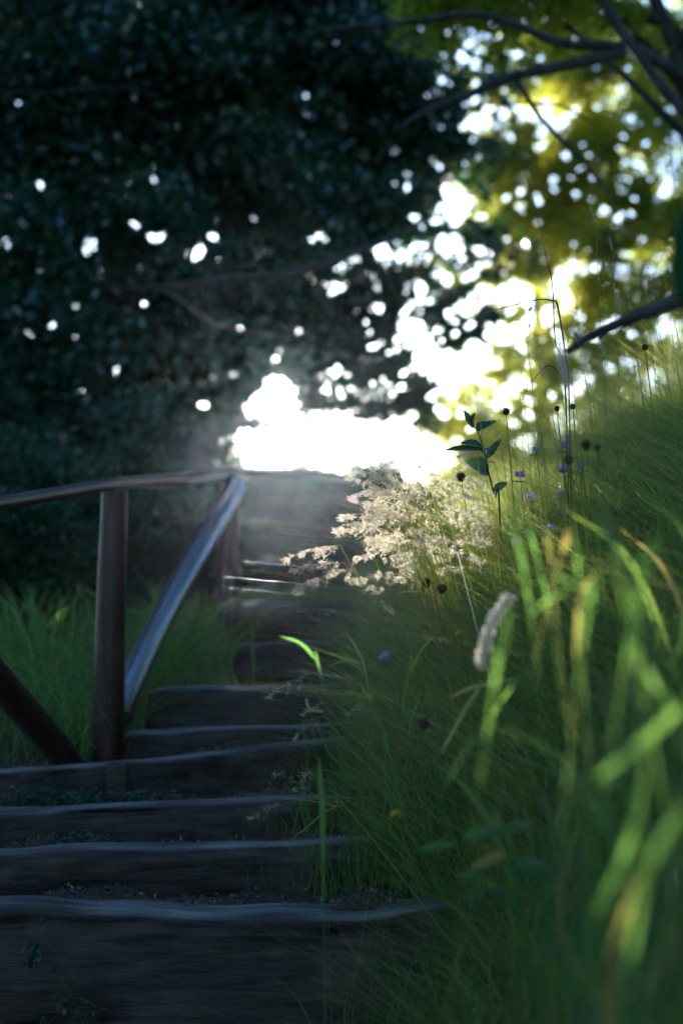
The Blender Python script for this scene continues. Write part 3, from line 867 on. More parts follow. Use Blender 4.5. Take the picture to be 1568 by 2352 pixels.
def blade(label, z, pts, d, wpx, tint, foot=True, group='single broad grass blades'):
    if d < 2.7:
        d *= .88
        if np.isscalar(tint) and tint < .72: tint *= .62
    if np.isscalar(tint) and tint < .72: tint = tint * .85
    ps = [P(*z(*q), d) for q in pts]
    w = wpx / FPX * d * (.52 if d < 2.7 else 1)
    low = ps[-1]
    if foot:
        if gbase(low.x, low.y) < low.z - .02:      # carry the blade on to the soil the way it points
            dv = (ps[-1] - ps[-2]).normalized(); dv.x *= .6; dv.y = .05; dv.z = min(dv.z, -.5); dv.normalize()
            q = low.copy()
            for _ in range(200):
                q = q + dv * .01
                if q.z < gbase(q.x, q.y): break
            ps = ps + [low.lerp(q, .5), q]
    a = Acc()
    path = smooth_path(ps, 34)
    sl = np.concatenate([[0], np.cumsum(np.linalg.norm(np.diff(path, axis=0), axis=1))])
    lo = sl[np.argmin(np.linalg.norm(path - np.array(low), axis=1))] if len(ps) > len(pts) else sl[-1]
    wd = w * np.interp(sl / max(lo, 1e-6), [0, .15, .4, .75, 1.0, 1.25, 9], [.1, .6, .85, .8, .5, .14, .12])
    ribbon(a, path, wd, tint)
    o = a.build('broad_grass', M['grass'], loc=tuple(ps[-1]))
    tag(o, label, 'grass blade', group)

blade('bright green curved grass blade rising in front of the upper steps, nearest the lens flare', zB, [(630, 110), (700, 210), (750, 310), (768, 400), (822, 640), (905, 850)], 3.7, 9, .52)
blade('pale green grass blade bending left at its tip over a cracked step', zB, [(220, 140), (340, 180), (430, 270), (482, 400)], 3.2, 9, .2)
blade('short arched grass blade left of the bright green curved one', zB, [(525, 335), (620, 300), (700, 330), (745, 375), (800, 520)], 3.7, 6, .62)
blade('hooked grass blade below the arched one', zB, [(660, 530), (710, 445), (770, 510), (830, 640), (870, 760)], 3.7, 7, .5)
blade('straight upright green blade in front of the slanting step', zB, [(465, 915), (474, 1050), (486, 1210), (492, 1500)], 3.1, 16, .42)
blade('thin green blade rising right of the hooked blade', zB, [(1110, 500), (1070, 640), (1040, 780)], 3.7, 8, .55)
blade('sunlit pale blade standing right of the purple flower by the steps', zB, [(1240, 90), (1110, 240), (1050, 380), (1015, 500)], 3.7, 8, .7)
blade('thin sunlit yellow blade right of the purple flower by the steps, almost upright', zB, [(1060, 230), (1045, 350), (1020, 480)], 3.7, 5, .72)
blade('orange tipped blade pointing left out of the lower bank', zA, [(490, 1142), (560, 1105), (640, 1078), (800, 1050)], 3.0, 13, [.9, .84, .7], foot=False)
blade('yellow blade running down to an orange tip in the lower bank', zA, [(450, 1400), (500, 1310), (560, 1200), (640, 1080)], 3.0, 13, [.88, .8, .68], foot=False)
blade('long yellow green blade descending left of centre in the lower bank', zA, [(850, 1000), (720, 1170), (650, 1310), (510, 1480)], 2.6, 16, .66)
blade('blurred bright green blade standing beside the big cream spike', zA, [(765, 700), (760, 780), (735, 930), (700, 1080)], 2.1, 30, .60)
blade('slender green blade in the middle of the bank', zA, [(820, 250), (880, 430), (920, 600), (945, 700)], 2.6, 15, .56)
blade('wide blurred yellow green blade high on the bank', zA, [(1180, 240), (1205, 330), (1235, 430), (1265, 520)], 1.9, 46, .66)
blade('small orange blade in the middle of the bank', zA, [(1050, 400), (1025, 450), (1000, 510)], 2.5, 18, .84)
blade('upright yellow blade below the small orange one', zA, [(1055, 390), (1075, 480), (1085, 580)], 2.3, 22, .7)
blade('orange yellow blade forking off to the right in the middle of the bank', zA, [(1180, 555), (1130, 610), (1095, 680), (1085, 790)], 2.3, 26, [.76, .82, .86])
blade('left pointing green blade of the fork in the middle of the bank', zA, [(980, 570), (1040, 605), (1090, 640)], 2.3, 20, .64, foot=False)
blade('olive blade slanting left below the fork in the bank', zA, [(1060, 638), (990, 665), (900, 720), (865, 760)], 2.3, 17, .6, foot=False)
blade('upright yellow green blade right of the fork in the bank', zA, [(1150, 600), (1135, 740), (1105, 900)], 2.0, 28, .66)
blade('big blurred yellow blade crossing the right edge', zA, [(1620, 1110), (1500, 1230), (1380, 1340), (1180, 1500)], 1.7, 44, .68, foot=False)
blade('blurred green blade above the big yellow one at the right edge', zA, [(1390, 980), (1440, 1090), (1510, 1200)], 1.8, 28, .64)
blade('blurred green blade near the right edge of the bank', zA, [(1340, 660), (1360, 800), (1365, 930)], 1.9, 30, .66)
blade('blurred olive blade at the upper right of the bank', zA, [(1440, 360), (1430, 450), (1390, 560), (1350, 700)], 1.9, 36, .55)
blade('blurred green blade left of the wide yellow green one', zA, [(770, 120), (790, 260), (790, 380), (850, 640)], 2.4, 22, .6)
blade('long blurred green blade hanging in the bottom right corner', zC, [(1400, 100), (1360, 350), (1270, 600), (1190, 780), (1150, 1000)], 1.7, 32, .5)
blade('long orange blade in the bottom right corner', zC, [(1370, 620), (1300, 820), (1245, 1030), (1225, 1320)], 1.6, 30, [.78, .84, .8])
blade('dim green blade at the bottom right corner beside the orange one', zC, [(1440, 500), (1370, 800), (1320, 1050), (1300, 1330)], 1.6, 30, .45)
blade('blurred yellow blade cut by the right edge above the corner', zC, [(1620, 260), (1520, 400), (1400, 600), (1360, 780)], 1.5, 46, .62)
blade('dim wide blade slanting left from the big yellow one', zC, [(1400, 60), (1290, 130), (1200, 230)], 1.9, 36, .58, foot=False)
blade('short orange blade left in the middle of the bank', zA, [(930, 400), (950, 440), (960, 500)], 2.6, 16, .8)

# a loose strewing of broad out of focus blades on the near bank: tufts, each of a few blades
def tuft(label, px, py, d, n, hpx, wpx, tlo, thi, spread=60):
    a = Acc(); b0 = P(px, py, d)
    b0 = Vector((b0.x, b0.y, max(min(b0.z, gbase(b0.x, b0.y) + .02), gbase(b0.x, b0.y) - .02)))
    spn = spread
    for i in range(n):
        h = hpx / FPX * d * random.uniform(.5, 1.1)
        az = random.uniform(0, 6.28); ln = random.uniform(.1, .8)
        s = b0 + Vector((random.gauss(0, spread / FPX * d * .4), random.gauss(0, .05), 0))
        e = s + Vector((math.cos(az) * ln * h, math.sin(az) * ln * h * .5, h))
        m = s.lerp(e, .5) + Vector((0, 0, h * .18))
        e.z -= h * .2 * ln
        w = wpx / FPX * d * random.uniform(.5, 1.2)
        ribbon(a, smooth_path([s, m, e], 12), [w, w, w * .7, w * .1], random.uniform(tlo, thi), (random.uniform(-.5, .5), -1, 0))
    o = a.build('grass_tuft', M['grass'], loc=tuple(b0))
    tag(o, label, 'grass tuft', 'broad bladed grass tufts')
for i in range(7):
    y = random.uniform(2.0, 3.1)
    x = random.uniform(.1, .34) * y * .9 + .1
    p = Vector((x, y, gbase(x, y)))
    px, py = proj(np.array([list(p)]))
    tuft('tuft of broad out of focus blades among the grass of the near bank', px[0], py[0], y, random.randint(7, 12), random.uniform(450, 800), random.uniform(8, 14), .15, .6 if i % 3 else .95)

for i, (px, py, y, h, t0, lb) in enumerate([
    (390, 1560, 6.9, 260, .6, 'sunlit tuft of tall grass seen through the gap under the blue brace'),
    (460, 1500, 7.6, 200, .68, 'yellowish grass tuft close to the farther post, behind the brace'),
    (350, 1640, 6.2, 220, .35, 'green grass tuft at the lower end of the blue brace'),
    (120, 1640, 6.3, 300, .3, 'tall shaded grass tuft left of the nearer post'),
    (30, 1600, 6.6, 260, .45, 'grass tuft at the left edge above the dark brace'),
    (160, 1690, 6.0, 170, .25, 'grass tuft right behind the foot of the nearer post'),
    (470, 1600, 6.2, 170, .4, 'low grass tuft at the left end of the cracked step')]):
    tuft(lb, px, py, y, 42, h, 7, t0 - .15, t0 + .15, 130)

# --- flower heads
def stem_to_ground(acc, head, r=.0016, dx=.03, dy=.04, tint=.35, sway=.03, sides=5):
    g = root_of(head, dx, dy)
    m = head.lerp(g, .5) + Vector((sway, 0, 0))
    tube(acc, smooth_path([head, m, g], 16), [r * .8, r, r * 1.2], sides, tint, False)
    return g

def petal_head(acc, c, r, n, tlo, thi, lift=.4, wide=.25):
    d = rand_dirs(n); d[:, 2] = np.abs(d[:, 2]) * 1.2 - lift; d /= np.linalg.norm(d, axis=1)[:, None]
    s = np.cross(d, rand_dirs(n)); s /= np.linalg.norm(s, axis=1)[:, None] + 1e-9
    c = np.array(c, float)
    w = r * wide
    a0 = c + d * (r * .25); b0 = c + d * (r * .75) + s * w / 2; b1 = c + d * (r * .75) - s * w / 2
    e = c + d * (r * rng.uniform(.9, 1.15, (n, 1)))
    v = np.stack([a0, b0, e, b1], 1).reshape(-1, 3)
    i = np.arange(n)[:, None] * 4 + np.arange(4)[None, :]
    acc.add(v, i, np.repeat(rng.uniform(tlo, thi, n), 4))

def ball(acc, c, r, tint=.3, n=10, m=14, bump=.12, squash=1.0):
    vs = []
    for i in range(n + 1):
        th = math.pi * i / n
        for j in range(m):
            ph = 2 * math.pi * j / m
            q = r * (1 + random.uniform(-bump, bump))
            vs.append((c[0] + q * math.sin(th) * math.cos(ph), c[1] + q * math.sin(th) * math.sin(ph), c[2] + q * squash * math.cos(th)))
    f = [[i * m + j, i * m + (j + 1) % m, (i + 1) * m + (j + 1) % m, (i + 1) * m + j] for i in range(n) for j in range(m)]
    acc.add(vs, f, tint)

def clover(label, px, py, d, rpx, tlo=0, thi=1):
    rpx *= 1.15
    h = P(px, py, d); r = rpx / FPX * d
    g = root_of(h, .02, .03)
    t = thing('clover_flower', label, 'flower', tuple(g), 'purple clover flowers on the bank')
    a = Acc(); stem_to_ground(a, h, dx=.02, dy=.03)
    for k in range(3):
        s = h + Vector((0, 0, -r * 1.2)); an = random.uniform(0, 6.28)
        big_leaf(a, s, s + Vector((math.cos(an) * r * 1.6, math.sin(an) * r, r * .1)), r * .7, .25)
    a.build('stem', M['grass'], t)
    b = Acc(); petal_head(b, h, r, 90, tlo, thi, lift=.45, wide=.16); petal_head(b, h, r * .75, 60, tlo, thi, lift=.9, wide=.18); b.build('flower_head', M['purple'], t)

cl = [(557, 660, 3.9, 12, 'bright purple clover flower low on the left of the bank flowers'),
      (830, 628, 3.9, 13, 'purple clover flower just below the blurred brown seed head'),
      (932, 605, 4.2, 10, 'soft purple clover flower right of the one below the brown seed head'),
      (840, 480, 4.0, 11, 'purple clover flower of the upright stack of two, lower one'),
      (850, 422, 4.05, 9, 'purple clover flower at the top of the upright stack of two'),
      (655, 502, 4.1, 10, 'purple clover flower beside the leafy seedling, against a bright gap'),
      (745, 985, 3.8, 8, 'small faded clover flower in the grass below the main flowers'),
      (525, 1080, 3.7, 8, 'small pale lilac clover flower deep in the grass'),
      (620, 795, 4.0, 9, 'drooping lilac clover flower half hidden by grass'),
      (812, 780, 4.2, 9, 'dim lilac clover flower half hidden below the blurred seed heads')]
for x, y, d, r, lb in cl:
    clover(lb, *zD(x, y), d, r)
clover('pale violet flower at the left edge of the bank beside the upper steps', *zE(760, 1450), 3.7, 13, .4, 1)

def seedhead(label, px, py, d, rpx, hairy=False, dx=.03):
    h = P(px, py, d); r = rpx / FPX * d
    g = root_of(h, dx, .04)
    r *= 1.15
    t = thing('seed_head', label, 'seed head', tuple(g), 'round brown seed heads')
    a = Acc(); stem_to_ground(a, h, .002 if not hairy else .0026, dx, .04, .9 if hairy else .6)
    a.build('stem', M['cream'] if hairy else M['grass'], t)
    b = Acc(); ball(b, h, r * .75, .2); petal_head(b, h, r, 120, 0, 1, lift=.0, wide=.18)
    b.build('head', M['brown_head'], t)
    if hairy:
        c = Acc(); petal_head(c, h - Vector((0, 0, r * .5)), r * 1.9, 60, 0, 1, .6, .1); c.build('bracts', M['cream'], t)

for z, x, y, d, r, lb in [
    (zD, 470, 268, 3.9, 9, 'brown seed head standing alone above the leafy seedling'),
    (zD, 785, 250, 3.8, 7, 'brown seed head on the skyline, left one of a close pair'),
    (zD, 882, 237, 3.8, 7, 'brown seed head on the skyline, right one of a close pair'),
    (zD, 965, 478, 2.9, 13, 'big blurred dark seed head above the purple clovers'),
    (zD, 1035, 492, 2.8, 8, 'smaller blurred seed head touching the big dark one'),
    (zD, 855, 570, 3.0, 12, 'blurred red brown seed head amid the purple clovers'),
    (zE, 1020, 975, 3.7, 11, 'red brown seed head right of the caterpillar like spike'),
    (zE, 1120, 1015, 3.6, 12, 'dark seed head beside the red brown one below the panicles'),
    (zE, 685, 800, 3.9, 9, 'dark seed head among the panicles, nearest the path'),
    (zE, 900, 700, 3.9, 8, 'small dark seed head in the middle of the panicles'),
    (zB, 1135, 700, 3.3, 14, 'rusty seed head with a pale collar low on the bank'),
    (zG, 1285, 1360, 3.9, 8, 'dark seed head on a tall stem near the right edge'),
    (zD, 190, 675, 3.8, 11, 'dark pink seed head on a hairy stem above the panicles')]:
    seedhead(lb, *z(x, y), d, r)
for z, x, y, d, r, lb in [(zE, 1213, 757, 3.7, 8, 'small dark seed head on a white hairy stem in the middle of the bank')]:
    seedhead(lb, *z(x, y), d, r, True, .1)

def spike(label, z, pts, d, wpx, mat='seed', foot=True, dx=.03):
    ps = [P(*z(*q), d) for q in pts]; w = wpx / FPX * d / 2
    g = root_of(ps[-1], dx, .04)
    if g.z > ps[-1].z: g = ps[-1] + Vector((.06, .05, -.01))
    t = thing('grass_spike', label, 'grass spike', tuple(g), 'dense cylindrical grass spikes')
    a = Acc(); tube(a, smooth_path([ps[-1], ps[-1].lerp(g, .5) + Vector((.01, 0, .02)), g], 14), [.0012, .0016], 5, .7, False)
    a.build('stem', M['grass'], t)
    b = Acc(); path = smooth_path(ps, 40)
    tube(b, path, [w * .2, w * .35, w * .35, w * .3, w * .2], 8, .4, True, .1)
    n = 900; k = rng.integers(0, 40, n)
    dd = rand_dirs(n) * w * 1.3
    leaves(b, path[k] + dd * rng.uniform(.3, .8, (n, 1)), w * .9, .3, tint=rng.uniform(0, 1, n))
    b.build('spike_head', M[mat], t)
spike('fat cream spike glowing out of focus at the centre right', zA, [(765, 680), (735, 720), (690, 790), (665, 860), (650, 930), (640, 990)], 2.65, 30, 'cream')
spike('tall blurred cream spike rising against the bright background', zG, [(655, 1350), (665, 1440), (690, 1560), (700, 1640)], 2.3, 17, 'cream')
spike('caterpillar like pink spike slanting above the lens flare', zE, [(865, 900), (915, 935), (975, 985)], 3.8, 9)
spike('short curled spike beside the flare spot over the steps', zE, [(735, 1095), (765, 1130), (815, 1170)], 3.8, 9)
spike('curled brown spike hanging over the dark step', zB, [(385, 545), (400, 595), (430, 615), (485, 620)], 3.8, 8, foot=False)
spike('thin dry spike standing tall against the sunlit tree', zG, [(880, 320), (900, 370), (920, 430)], 3.9, 6)
spike('pale thin spike right of the dry one against the sunlit tree', zG, [(1020, 540), (1030, 590), (1042, 635)], 3.9, 5)

# --- panicle grasses
def panicle(acc_h, acc_s, tip, root, dense=1.0, sp=.006, wid=.35):
    L = (tip - root).length
    ax = (tip - root).normalized()
    sag = Vector((0, 0, -L * .06))
    path = smooth_path([root, root.lerp(tip, .5) - sag, tip], 20)
    tube(acc_s, path, [.0007, .0003], 4, .85, False)
    nb = int(16 * dense)
    cs, dr = [], []
    for i in range(nb):
        t = random.uniform(.02, .98) if i > 2 else .9 + .03 * i
        b = Vector(path[int(t * 19)])
        bl = L * wid * (1 - t * .8) * random.uniform(.5, 1.1)
        side = Vector((random.gauss(0, 1), random.gauss(0, 1), random.gauss(0, 1)))
        dv = (ax * 1.1 + side.normalized() * .9).normalized()
        e = b + dv * bl + Vector((0, 0, -bl * .2))
        pp = smooth_path([b, b.lerp(e, .5) + Vector((0, 0, bl * .08)), e], 6)
        tube(acc_s, pp, [.0004, .0002], 3, .85, False)
        for s in range(int(7 + 8 * dense)):
            q = random.uniform(.25, 1)
            c = b.lerp(e, q)
            cs.append(list(c + Vector((random.gauss(0, .003), random.gauss(0, .003), random.gauss(0, .003)))))
            dr.append(list(dv * .8 + Vector((random.gauss(0, .4), random.gauss(0, .4), random.gauss(0, .4)))))
    cs = np.array(cs); dr = np.array(dr); dr /= np.linalg.norm(dr, axis=1)[:, None]
    n = len(cs)
    s = np.cross(dr, rand_dirs(n)); s /= np.linalg.norm(s, axis=1)[:, None] + 1e-9
    l = (sp * rng.uniform(.7, 1.3, n))[:, None]
    v = np.stack([cs - dr * l / 2, cs + s * l * .12, cs + dr * l / 2, cs - s * l * .12], 1).reshape(-1, 3)
    i = np.arange(n)[:, None] * 4 + np.arange(4)[None, :]
    acc_h.add(v, i, np.repeat(rng.uniform(0, 1, n), 4))

def panicle_plant(label, tip, rootp, dense=1.0, sp=.006, wid=.35, dx=.08, dy=.05, group='feathery panicle grasses', spread=None):
    g = root_of(rootp, dx, dy)
    t = thing('panicle_grass', label, 'panicle grass', tuple(g), group)
    h, s = Acc(), Acc()
    mid = rootp.lerp(g, .5) + Vector((.03, 0, .05))
    tube(s, smooth_path([rootp, mid, g], 18), [.0008, .0013], 4, .75, False)
    panicle(h, s, tip, rootp, dense, sp, wid)
    s.build('stem', M['grass'], t); h.build('panicle', M['seed'], t)

pl = [((120, 830), (470, 735), 'panicle reaching farthest left over the upper steps'),
      ((140, 905), (500, 850), 'panicle just below the one reaching farthest left'),
      ((180, 1035), (560, 880), 'lowest drooping panicle over the upper steps'),
      ((440, 660), (800, 560), 'thick pinkish panicle pointing left below the sun'),
      ((500, 310), (800, 400), 'topmost panicle tip against the dark shrub'),
      ((560, 255), (860, 350), 'highest panicle, just under the bright gap'),
      ((520, 440), (900, 430), 'dense panicle in the upper middle of the cluster'),
      ((470, 560), (900, 540), 'dense panicle in the middle of the cluster'),
      ((430, 650), (780, 640), 'panicle in the lower middle of the cluster'),
      ((600, 400), (960, 480), 'broad panicle overlapping the middle of the cluster'),
      ((640, 500), (980, 520), 'broad panicle at the heart of the cluster'),
      ((650, 720), (930, 640), 'panicle above the dark seed head near the path'),
      ((500, 950), (770, 1060), 'beaded panicle drooping just above the lens flare'),
      ((560, 830), (860, 760), 'panicle running behind the dark seed head near the path')]
for tp, rt, lb in pl:
    d = random.uniform(3.4, 3.95)
    panicle_plant(lb, P(*zE(*tp), d), P(*zE(*rt), d + .05), 1.5, .0075, .36)
for i in range(90):
    d = random.uniform(3.4, 4.1)
    x, y = random.uniform(780, 1500), random.uniform(180, 980)
    lx = random.uniform(-260, -60)
    panicle_plant('fine pale panicle in the sunlit thicket between the path and the leafy seedling', P(*zE(x + lx, y - random.uniform(-60, 120)), d), P(*zE(x, y), d + .03), 1.2, .0055, .5, dx=random.uniform(0, .15))
for tp, rt, lb in [((130, 540), (430, 370), 'thin panicle hanging alone over a cracked step'),
                   ((360, 640), (520, 560), 'sparse panicle over the pale topped step'),
                   ((300, 800), (480, 650), 'sparse panicle crossing the pale topped step'),
                   ((20, 1310), (330, 1190), 'faint panicle drooping over the third step'),
                   ((180, 1010), (430, 1150), 'fine panicle in front of the slanting step'),
                   ((300, 1130), (430, 980), 'straw coloured panicle in front of the slanting step'),
                   ((640, 640), (760, 560), 'tiny panicle by the hooked blade')]:
    d = random.uniform(3.6, 3.9)
    panicle_plant(lb, P(*zB(*tp), d), P(*zB(*rt), d), .8, .006, .4, dx=.16, dy=.1)
# tall thin flowering stems against the light
for i in range(46):
    d = random.uniform(3.6, 4.6)
    x = random.uniform(1090, 1580); top = random.uniform(520, 900) + (1580 - x) * .25
    tp = P(x, top, d); rt = P(x + random.uniform(-30, 30), top + random.uniform(60, 130), d)
    panicle_plant('tall thin flowering grass stem standing against the bright trees on the bank top', tp, rt, random.choice([.4, .7, 1.0]), .0055, random.choice([.1, .3, .45]), dx=random.uniform(-.05, .1), group='tall flowering stems on the bank top')

def long_stem(label, z, pts, d, wpx, tint, mat='grass', foot=True):
    ps = [P(*z(*q), d) for q in pts]
    if foot:
        g = root_of(ps[-1], .01, .02)
        if g.z < ps[-1].z: ps = ps + [g]
    a = Acc(); w = wpx / FPX * d / 2
    tube(a, smooth_path(ps, 40), [w * .4, w, w * 1.1], 6, tint, True)
    tag(a.build('bare_straw', M[mat], loc=tuple(ps[-1])), label, 'grass stem', 'long bare grass stems')
long_stem('dark stem bent sharply over to the left against the sky', zG, [(110, 1100), (300, 1050), (500, 1005), (600, 1015), (640, 1060), (700, 1450), (725, 1820)], 3.9, 4, .95, 'brown_head')
long_stem('tall reddish stem leaning left from the top of the bank, higher than all others', zG, [(370, -40), (450, 240), (545, 650), (600, 900), (620, 1300), (700, 1820)], 3.9, 2.6, .8, 'brown_head')
long_stem('reddish stem curving down to the left on the bank skyline', zG, [(360, 1780), (430, 1640), (520, 1530), (580, 1495), (640, 1550), (700, 1700)], 3.8, 2.6, .8, 'brown_head')
long_stem('dry stem lying out level over the third step', zB, [(0, 1145), (200, 1165), (400, 1190), (565, 1225), (700, 1300)], 3.8, 2.6, .95)
long_stem('dry stem rising from the right end of the third step', zB, [(260, 1460), (400, 1350), (500, 1265), (620, 1210)], 3.8, 3, .9, foot=False)
long_stem('pale bent straw arching right of the flare spot', zE, [(760, 1230), (790, 1130), (840, 1050), (930, 1030), (1010, 1050), (1070, 1110)], 3.7, 3, .95)
long_stem('very thin green stem crossing the bank from upper left', zB, [(1170, 210), (1300, 380), (1440, 560), (1568, 730)], 3.6, 2.4, .4)

# --- leafy seedling
def seedling():
    pts = [(225, 300), (290, 385), (330, 500), (362, 650), (400, 800), (432, 950)]
    d = 3.95
    ps = [P(*zD(*q), d) for q in pts]; g = root_of(ps[-1], .02, .02); ps.append(g)
    t = thing('leafy_seedling', 'leafy seedling with dark toothed leaves against the bright gap at the bank edge', 'seedling', tuple(g))
    a = Acc(); tube(a, smooth_path(ps, 30), [.0012, .0024, .003], 7, .3, True); a.build('stem', M['bark'], t)
    lf = [((290, 385), (335, 325), 20), ((300, 380), (410, 318), 16), ((270, 370), (205, 250), 14), ((325, 480), (190, 455), 22), ((320, 500), (85, 495), 18),
          ((362, 640), (215, 560), 42), ((345, 560), (440, 430), 16), ((335, 520), (245, 435), 14), ((255, 340), (275, 275), 14), ((330, 500), (375, 505), 12),
          ((365, 660), (300, 640), 20), ((390, 760), (480, 700), 18)]
    for b, e, w in lf:
        l = Acc(); dd = d + random.uniform(-.03, .03)
        big_leaf(l, P(*zD(*b), d), P(*zD(*e), dd), w / FPX * d * 1.1, random.uniform(0, .6), (random.uniform(-.3, .3), -.9, .7), serr=.07)
        l.build('leaf', SH, t)
seedling()

# --- near broad leaves in the lower right, out of focus
def weed(label, d, leafs, tints, stem):
    ps = [P(*zC(*q), d) for q in stem]; g = root_of(ps[-1], .01, .01)
    t = thing('broadleaf_weed', label, 'weed', tuple(g), 'broad leaved weeds low on the bank')
    a = Acc(); tube(a, smooth_path(ps + [g], 14), [.0012, .0018], 6, .35, True); a.build('stem', M['grass'], t)
    for (b, e, w), tn in zip(leafs, tints):
        l = Acc(); big_leaf(l, P(*zC(*b), d), P(*zC(*e), d - .03), w / FPX * d, tn, (0, -1, .5)); l.build('leaf', M['grass'], t)
weed('weed with pale green oval leaves above the right end of the nearest step', 2.6, [((520, 495), (355, 515), 27), ((560, 460), (720, 420), 28), ((735, 430), (865, 400), 28), ((680, 470), (720, 370), 30)], [.25, .2, .3, .35], [(540, 480), (640, 470), (740, 440), (800, 560)])
weed('weed with one orange withered leaf above the right end of the nearest step', 2.6, [((755, 530), (590, 605), 26), ((640, 650), (520, 640), 26), ((780, 600), (965, 610), 50)], [.86, .15, .2], [(700, 545), (760, 600), (800, 720)])
weed('weed with dim green leaves hanging over the corner of the nearest step', 2.7, [((700, 690), (790, 790), 36), ((880, 1010), (1000, 940), 30), ((650, 700), (560, 760), 26), ((780, 590), (850, 560), 30)], [.15, .25, .1, .15], [(700, 640), (740, 700), (860, 1000)])

def yellow_flower(label, px, py, d, rpx):
    h = P(px, py, d); r = rpx / FPX * d; g = root_of(h, .01, .03)
    t = thing('yellow_flower', label, 'flower', tuple(g), 'small yellow flowers')
    a = Acc(); stem_to_ground(a, h, dx=.01, dy=.03); a.build('stem', M['grass'], t)
    b = Acc(); petal_head(b, h, r, 70, 0, 1, .1, .5); b.build('flower_head', M['yellow'], t)
yellow_flower('yellow flower in the dark grass above the pale weed', *zC(250, 362), 3.3, 15)
yellow_flower('small yellow flower on the grass of the third step at the left edge', *zf(0, 1800, 1.88)(57, 230), 4.85, 4)
yellow_flower('yellow flower at the lower edge of the panicle thicket', *zE(1235, 1305), 3.6, 12)

# --- creeping weeds on the treads
def creeping(label, px0, px1, py, d, n, hgt):
    xs = [random.uniform(px0, px1) for _ in range(n)]
    g0 = P((px0 + px1) / 2, py, d); z0 = gbase(g0.x, g0.y)
    t = thing('creeping_weed', label, 'weed', (g0.x, g0.y, z0), 'creeping weeds on the step treads')
    s, l = Acc(), Acc()
    for x in xs:
        w = P(x, py, d + random.uniform(-.03, .03)); w.z = gbase(w.x, w.y)
        e = w + Vector((random.gauss(0, .02), random.gauss(0, .012) - .005, random.uniform(.3, 1) * hgt))
        tube(s, smooth_path([w, w.lerp(e, .6) + Vector((0, 0, .005)), e], 6), [.0012, .0006], 4, .3, False)
        for q in range(6):
            b = w.lerp(e, random.uniform(.3, 1)); an = random.uniform(0, 6.28); L = random.uniform(.012, .024)
            big_leaf(l, b, b + Vector((math.cos(an) * L, math.sin(an) * L, random.uniform(-.2, .6) * L)), L * .6, random.uniform(0, 1))
    s.build('stems', M['grass'], t); l.build('leaves', SH, t)
creeping('creeping leafy weed on the tread left of the short stake', -10, 240, 1858, 4.78, 70, .085)
creeping('creeping leafy weed on the tread right of the short stake', 300, 400, 1850, 4.80, 30, .07)
creeping('small green weed hanging on the third step at the left', 120, 240, 1955, 4.52, 26, .06)
creeping('weed at the foot of the farther railing post', 560, 640, 1560, 6.4, 30, .12)

def step_weed(label, px, py, d, n, s=60):
    g0 = P(px, py, d)
    t = thing('creeping_weed', label, 'weed', tuple(g0), 'weeds growing out of the nearest timber')
    st, l = Acc(), Acc()
    for _ in range(n):
        w = g0 + Vector((random.gauss(0, .02), random.uniform(-.02, 0), random.gauss(0, .02)))
        e = w + Vector((random.gauss(0, s / FPX * d), random.uniform(-.06, -.02), random.gauss(0, s / FPX * d * .7)))
        tube(st, smooth_path([w, w.lerp(e, .5) + Vector((0, 0, .01)), e], 6), [.0012, .0006], 4, .3, False)
        for q in range(5):
            b = w.lerp(e, random.uniform(.4, 1)); an = random.uniform(0, 6.28); L = random.uniform(.012, .022)
            big_leaf(l, b, b + Vector((math.cos(an) * L, -abs(math.sin(an)) * L * .4, math.sin(an) * L)), L * .55, random.uniform(0, .7))
    st.build('stems', M['grass'], t); l.build('leaves', SH, t)
step_weed('dim weed growing from the face of the nearest timber, upper left', 75, 2190, 3.88, 9, 40)
step_weed('dim weed growing from the face of the nearest timber, bottom left', 140, 2300, 3.86, 14, 70)

# grass standing in front of the nearest timber
def front_sampler(n):
    x = rng.uniform(-.05, .6, n); y = rng.uniform(3.35, 3.84, n)
    z = ground_z(x, y)
    return np.stack([x, y, z], 1), rng.uniform(.15, .62, n), rng.uniform(.003, .006, n), rng.uniform(.05, .6, n), rng.uniform(0, 6.28, n)
grass('front_grass', 90, front_sampler, 0, 0, 0, 'loose grass standing in front of the nearest timber at its right end', lean=.6, segs=9)

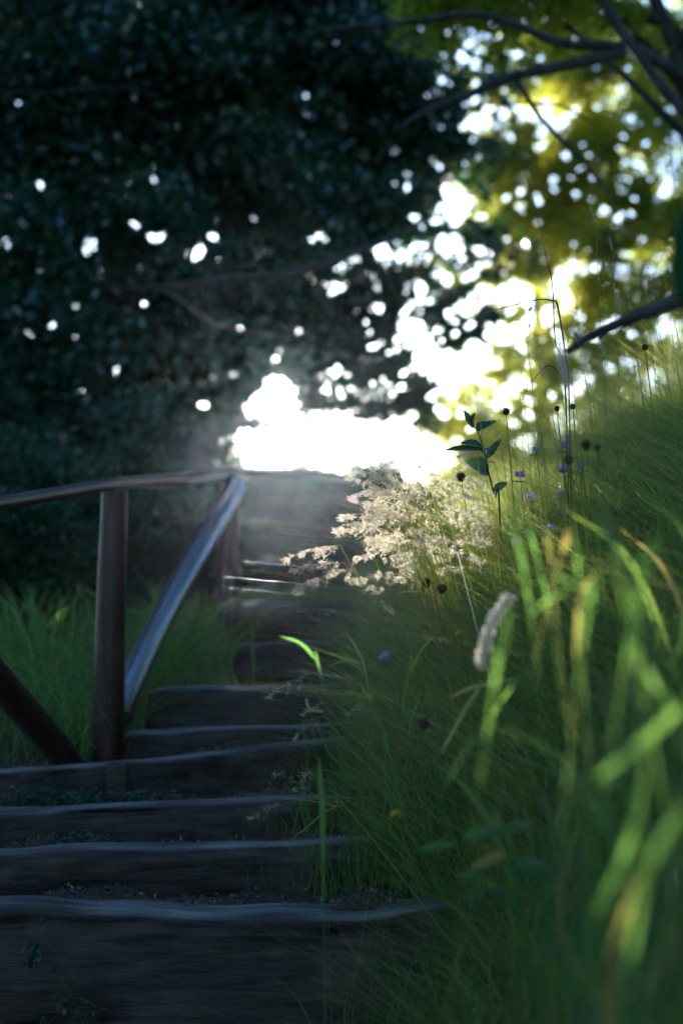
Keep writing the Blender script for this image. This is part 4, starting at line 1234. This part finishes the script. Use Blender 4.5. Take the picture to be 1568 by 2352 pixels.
# --- leaf litter on the treads
def litter():
    n = 5200
    k = rng.integers(0, 4, n)
    x = rng.uniform(-1.25, .45, n); y = np.zeros(n)
    for q in range(4):
        yk, _ = step_line(q, x); yn, _ = step_line(q + 1, x) if q < 3 else (yk + .3, 0)
        y = np.where(k == q, yk + .10 + rng.uniform(0, 1, n) * (yn - yk - .12), y)
    ok = x < right_edge(y) + .1
    x, y = x[ok], y[ok]
    z = ground_z(x, y) + ground_noise(x, y) + rng.uniform(.0, .012, len(x))
    a = Acc(); leaves(a, np.stack([x, y, z], 1), .017, .5, droop=0, flat=3)
    tag(a.build('leaf_litter', M['litter']), 'small dry brown leaves strewn on the step treads', 'leaf litter', kind='stuff')
litter()

# --- near branch and leaf at the right edge
def near_branch():
    pts = [(1300, 812, 2.8), (1350, 775, 2.8), (1430, 738, 2.75), (1500, 712, 2.7), (1568, 688, 2.7), (1800, 640, 2.7), (2300, 760, 3.3)]
    ps = [P(*q) for q in pts]
    g = Vector((ps[-1].x, ps[-1].y, gbase(ps[-1].x, ps[-1].y)))
    t = thing('overhanging_branch', 'dark blurred branch with one broad leaf reaching in from the right edge above the bank', 'branch', tuple(g))
    a = Acc(); tube(a, smooth_path(ps + [g], 50), [.007, .010, .012, .013, .018, .025, .03], 9, .5, True, .08); a.build('stem', M['bark'], t)
    l = Acc(); big_leaf(l, P(1575, 705, 2.3), P(1568, 480, 2.2), .052, .1, (0, -1, .2)); l.build('leaf', M['leaf_dark'], t)
    for b, e in (((1500, 712), (1480, 735)), ((1395, 755), (1375, 785)), ((1330, 790), (1318, 760))):
        l = Acc(); big_leaf(l, P(*b, 2.78), P(*e, 2.78), .012, .1, (0, -1, .2)); l.build('leaf', M['leaf_dark'], t)
near_branch()

# ------------------------------------------------------------------ haze: one closed box of even, forward scattering air, added in place of lens glare
def haze():
    x0, y0, z0, z1 = 131, 131, -8, 13
    v = [(sx * x0, sy * y0, z) for z in (z0, z1) for sx, sy in ((-1, -1), (1, -1), (1, 1), (-1, 1))]
    f = [[3, 2, 1, 0], [4, 5, 6, 7], [0, 1, 5, 4], [1, 2, 6, 5], [2, 3, 7, 6], [3, 0, 4, 7]]
    m, nt, N, L = new_mat('haze')
    p = N('ShaderNodeVolumePrincipled')
    p.inputs['Color'].default_value = (.95, .95, 1, 1)
    p.inputs['Density'].default_value = 0.0002
    p.inputs['Anisotropy'].default_value = 0.95
    o = N('ShaderNodeOutputMaterial'); L(p.outputs[0], o.inputs['Volume'])
    a = Acc(); a.add(v, f, 0)
    tag(a.build('haze', m), 'thin haze added for the lens glow round the low sun', 'haze', kind='stuff')
haze()
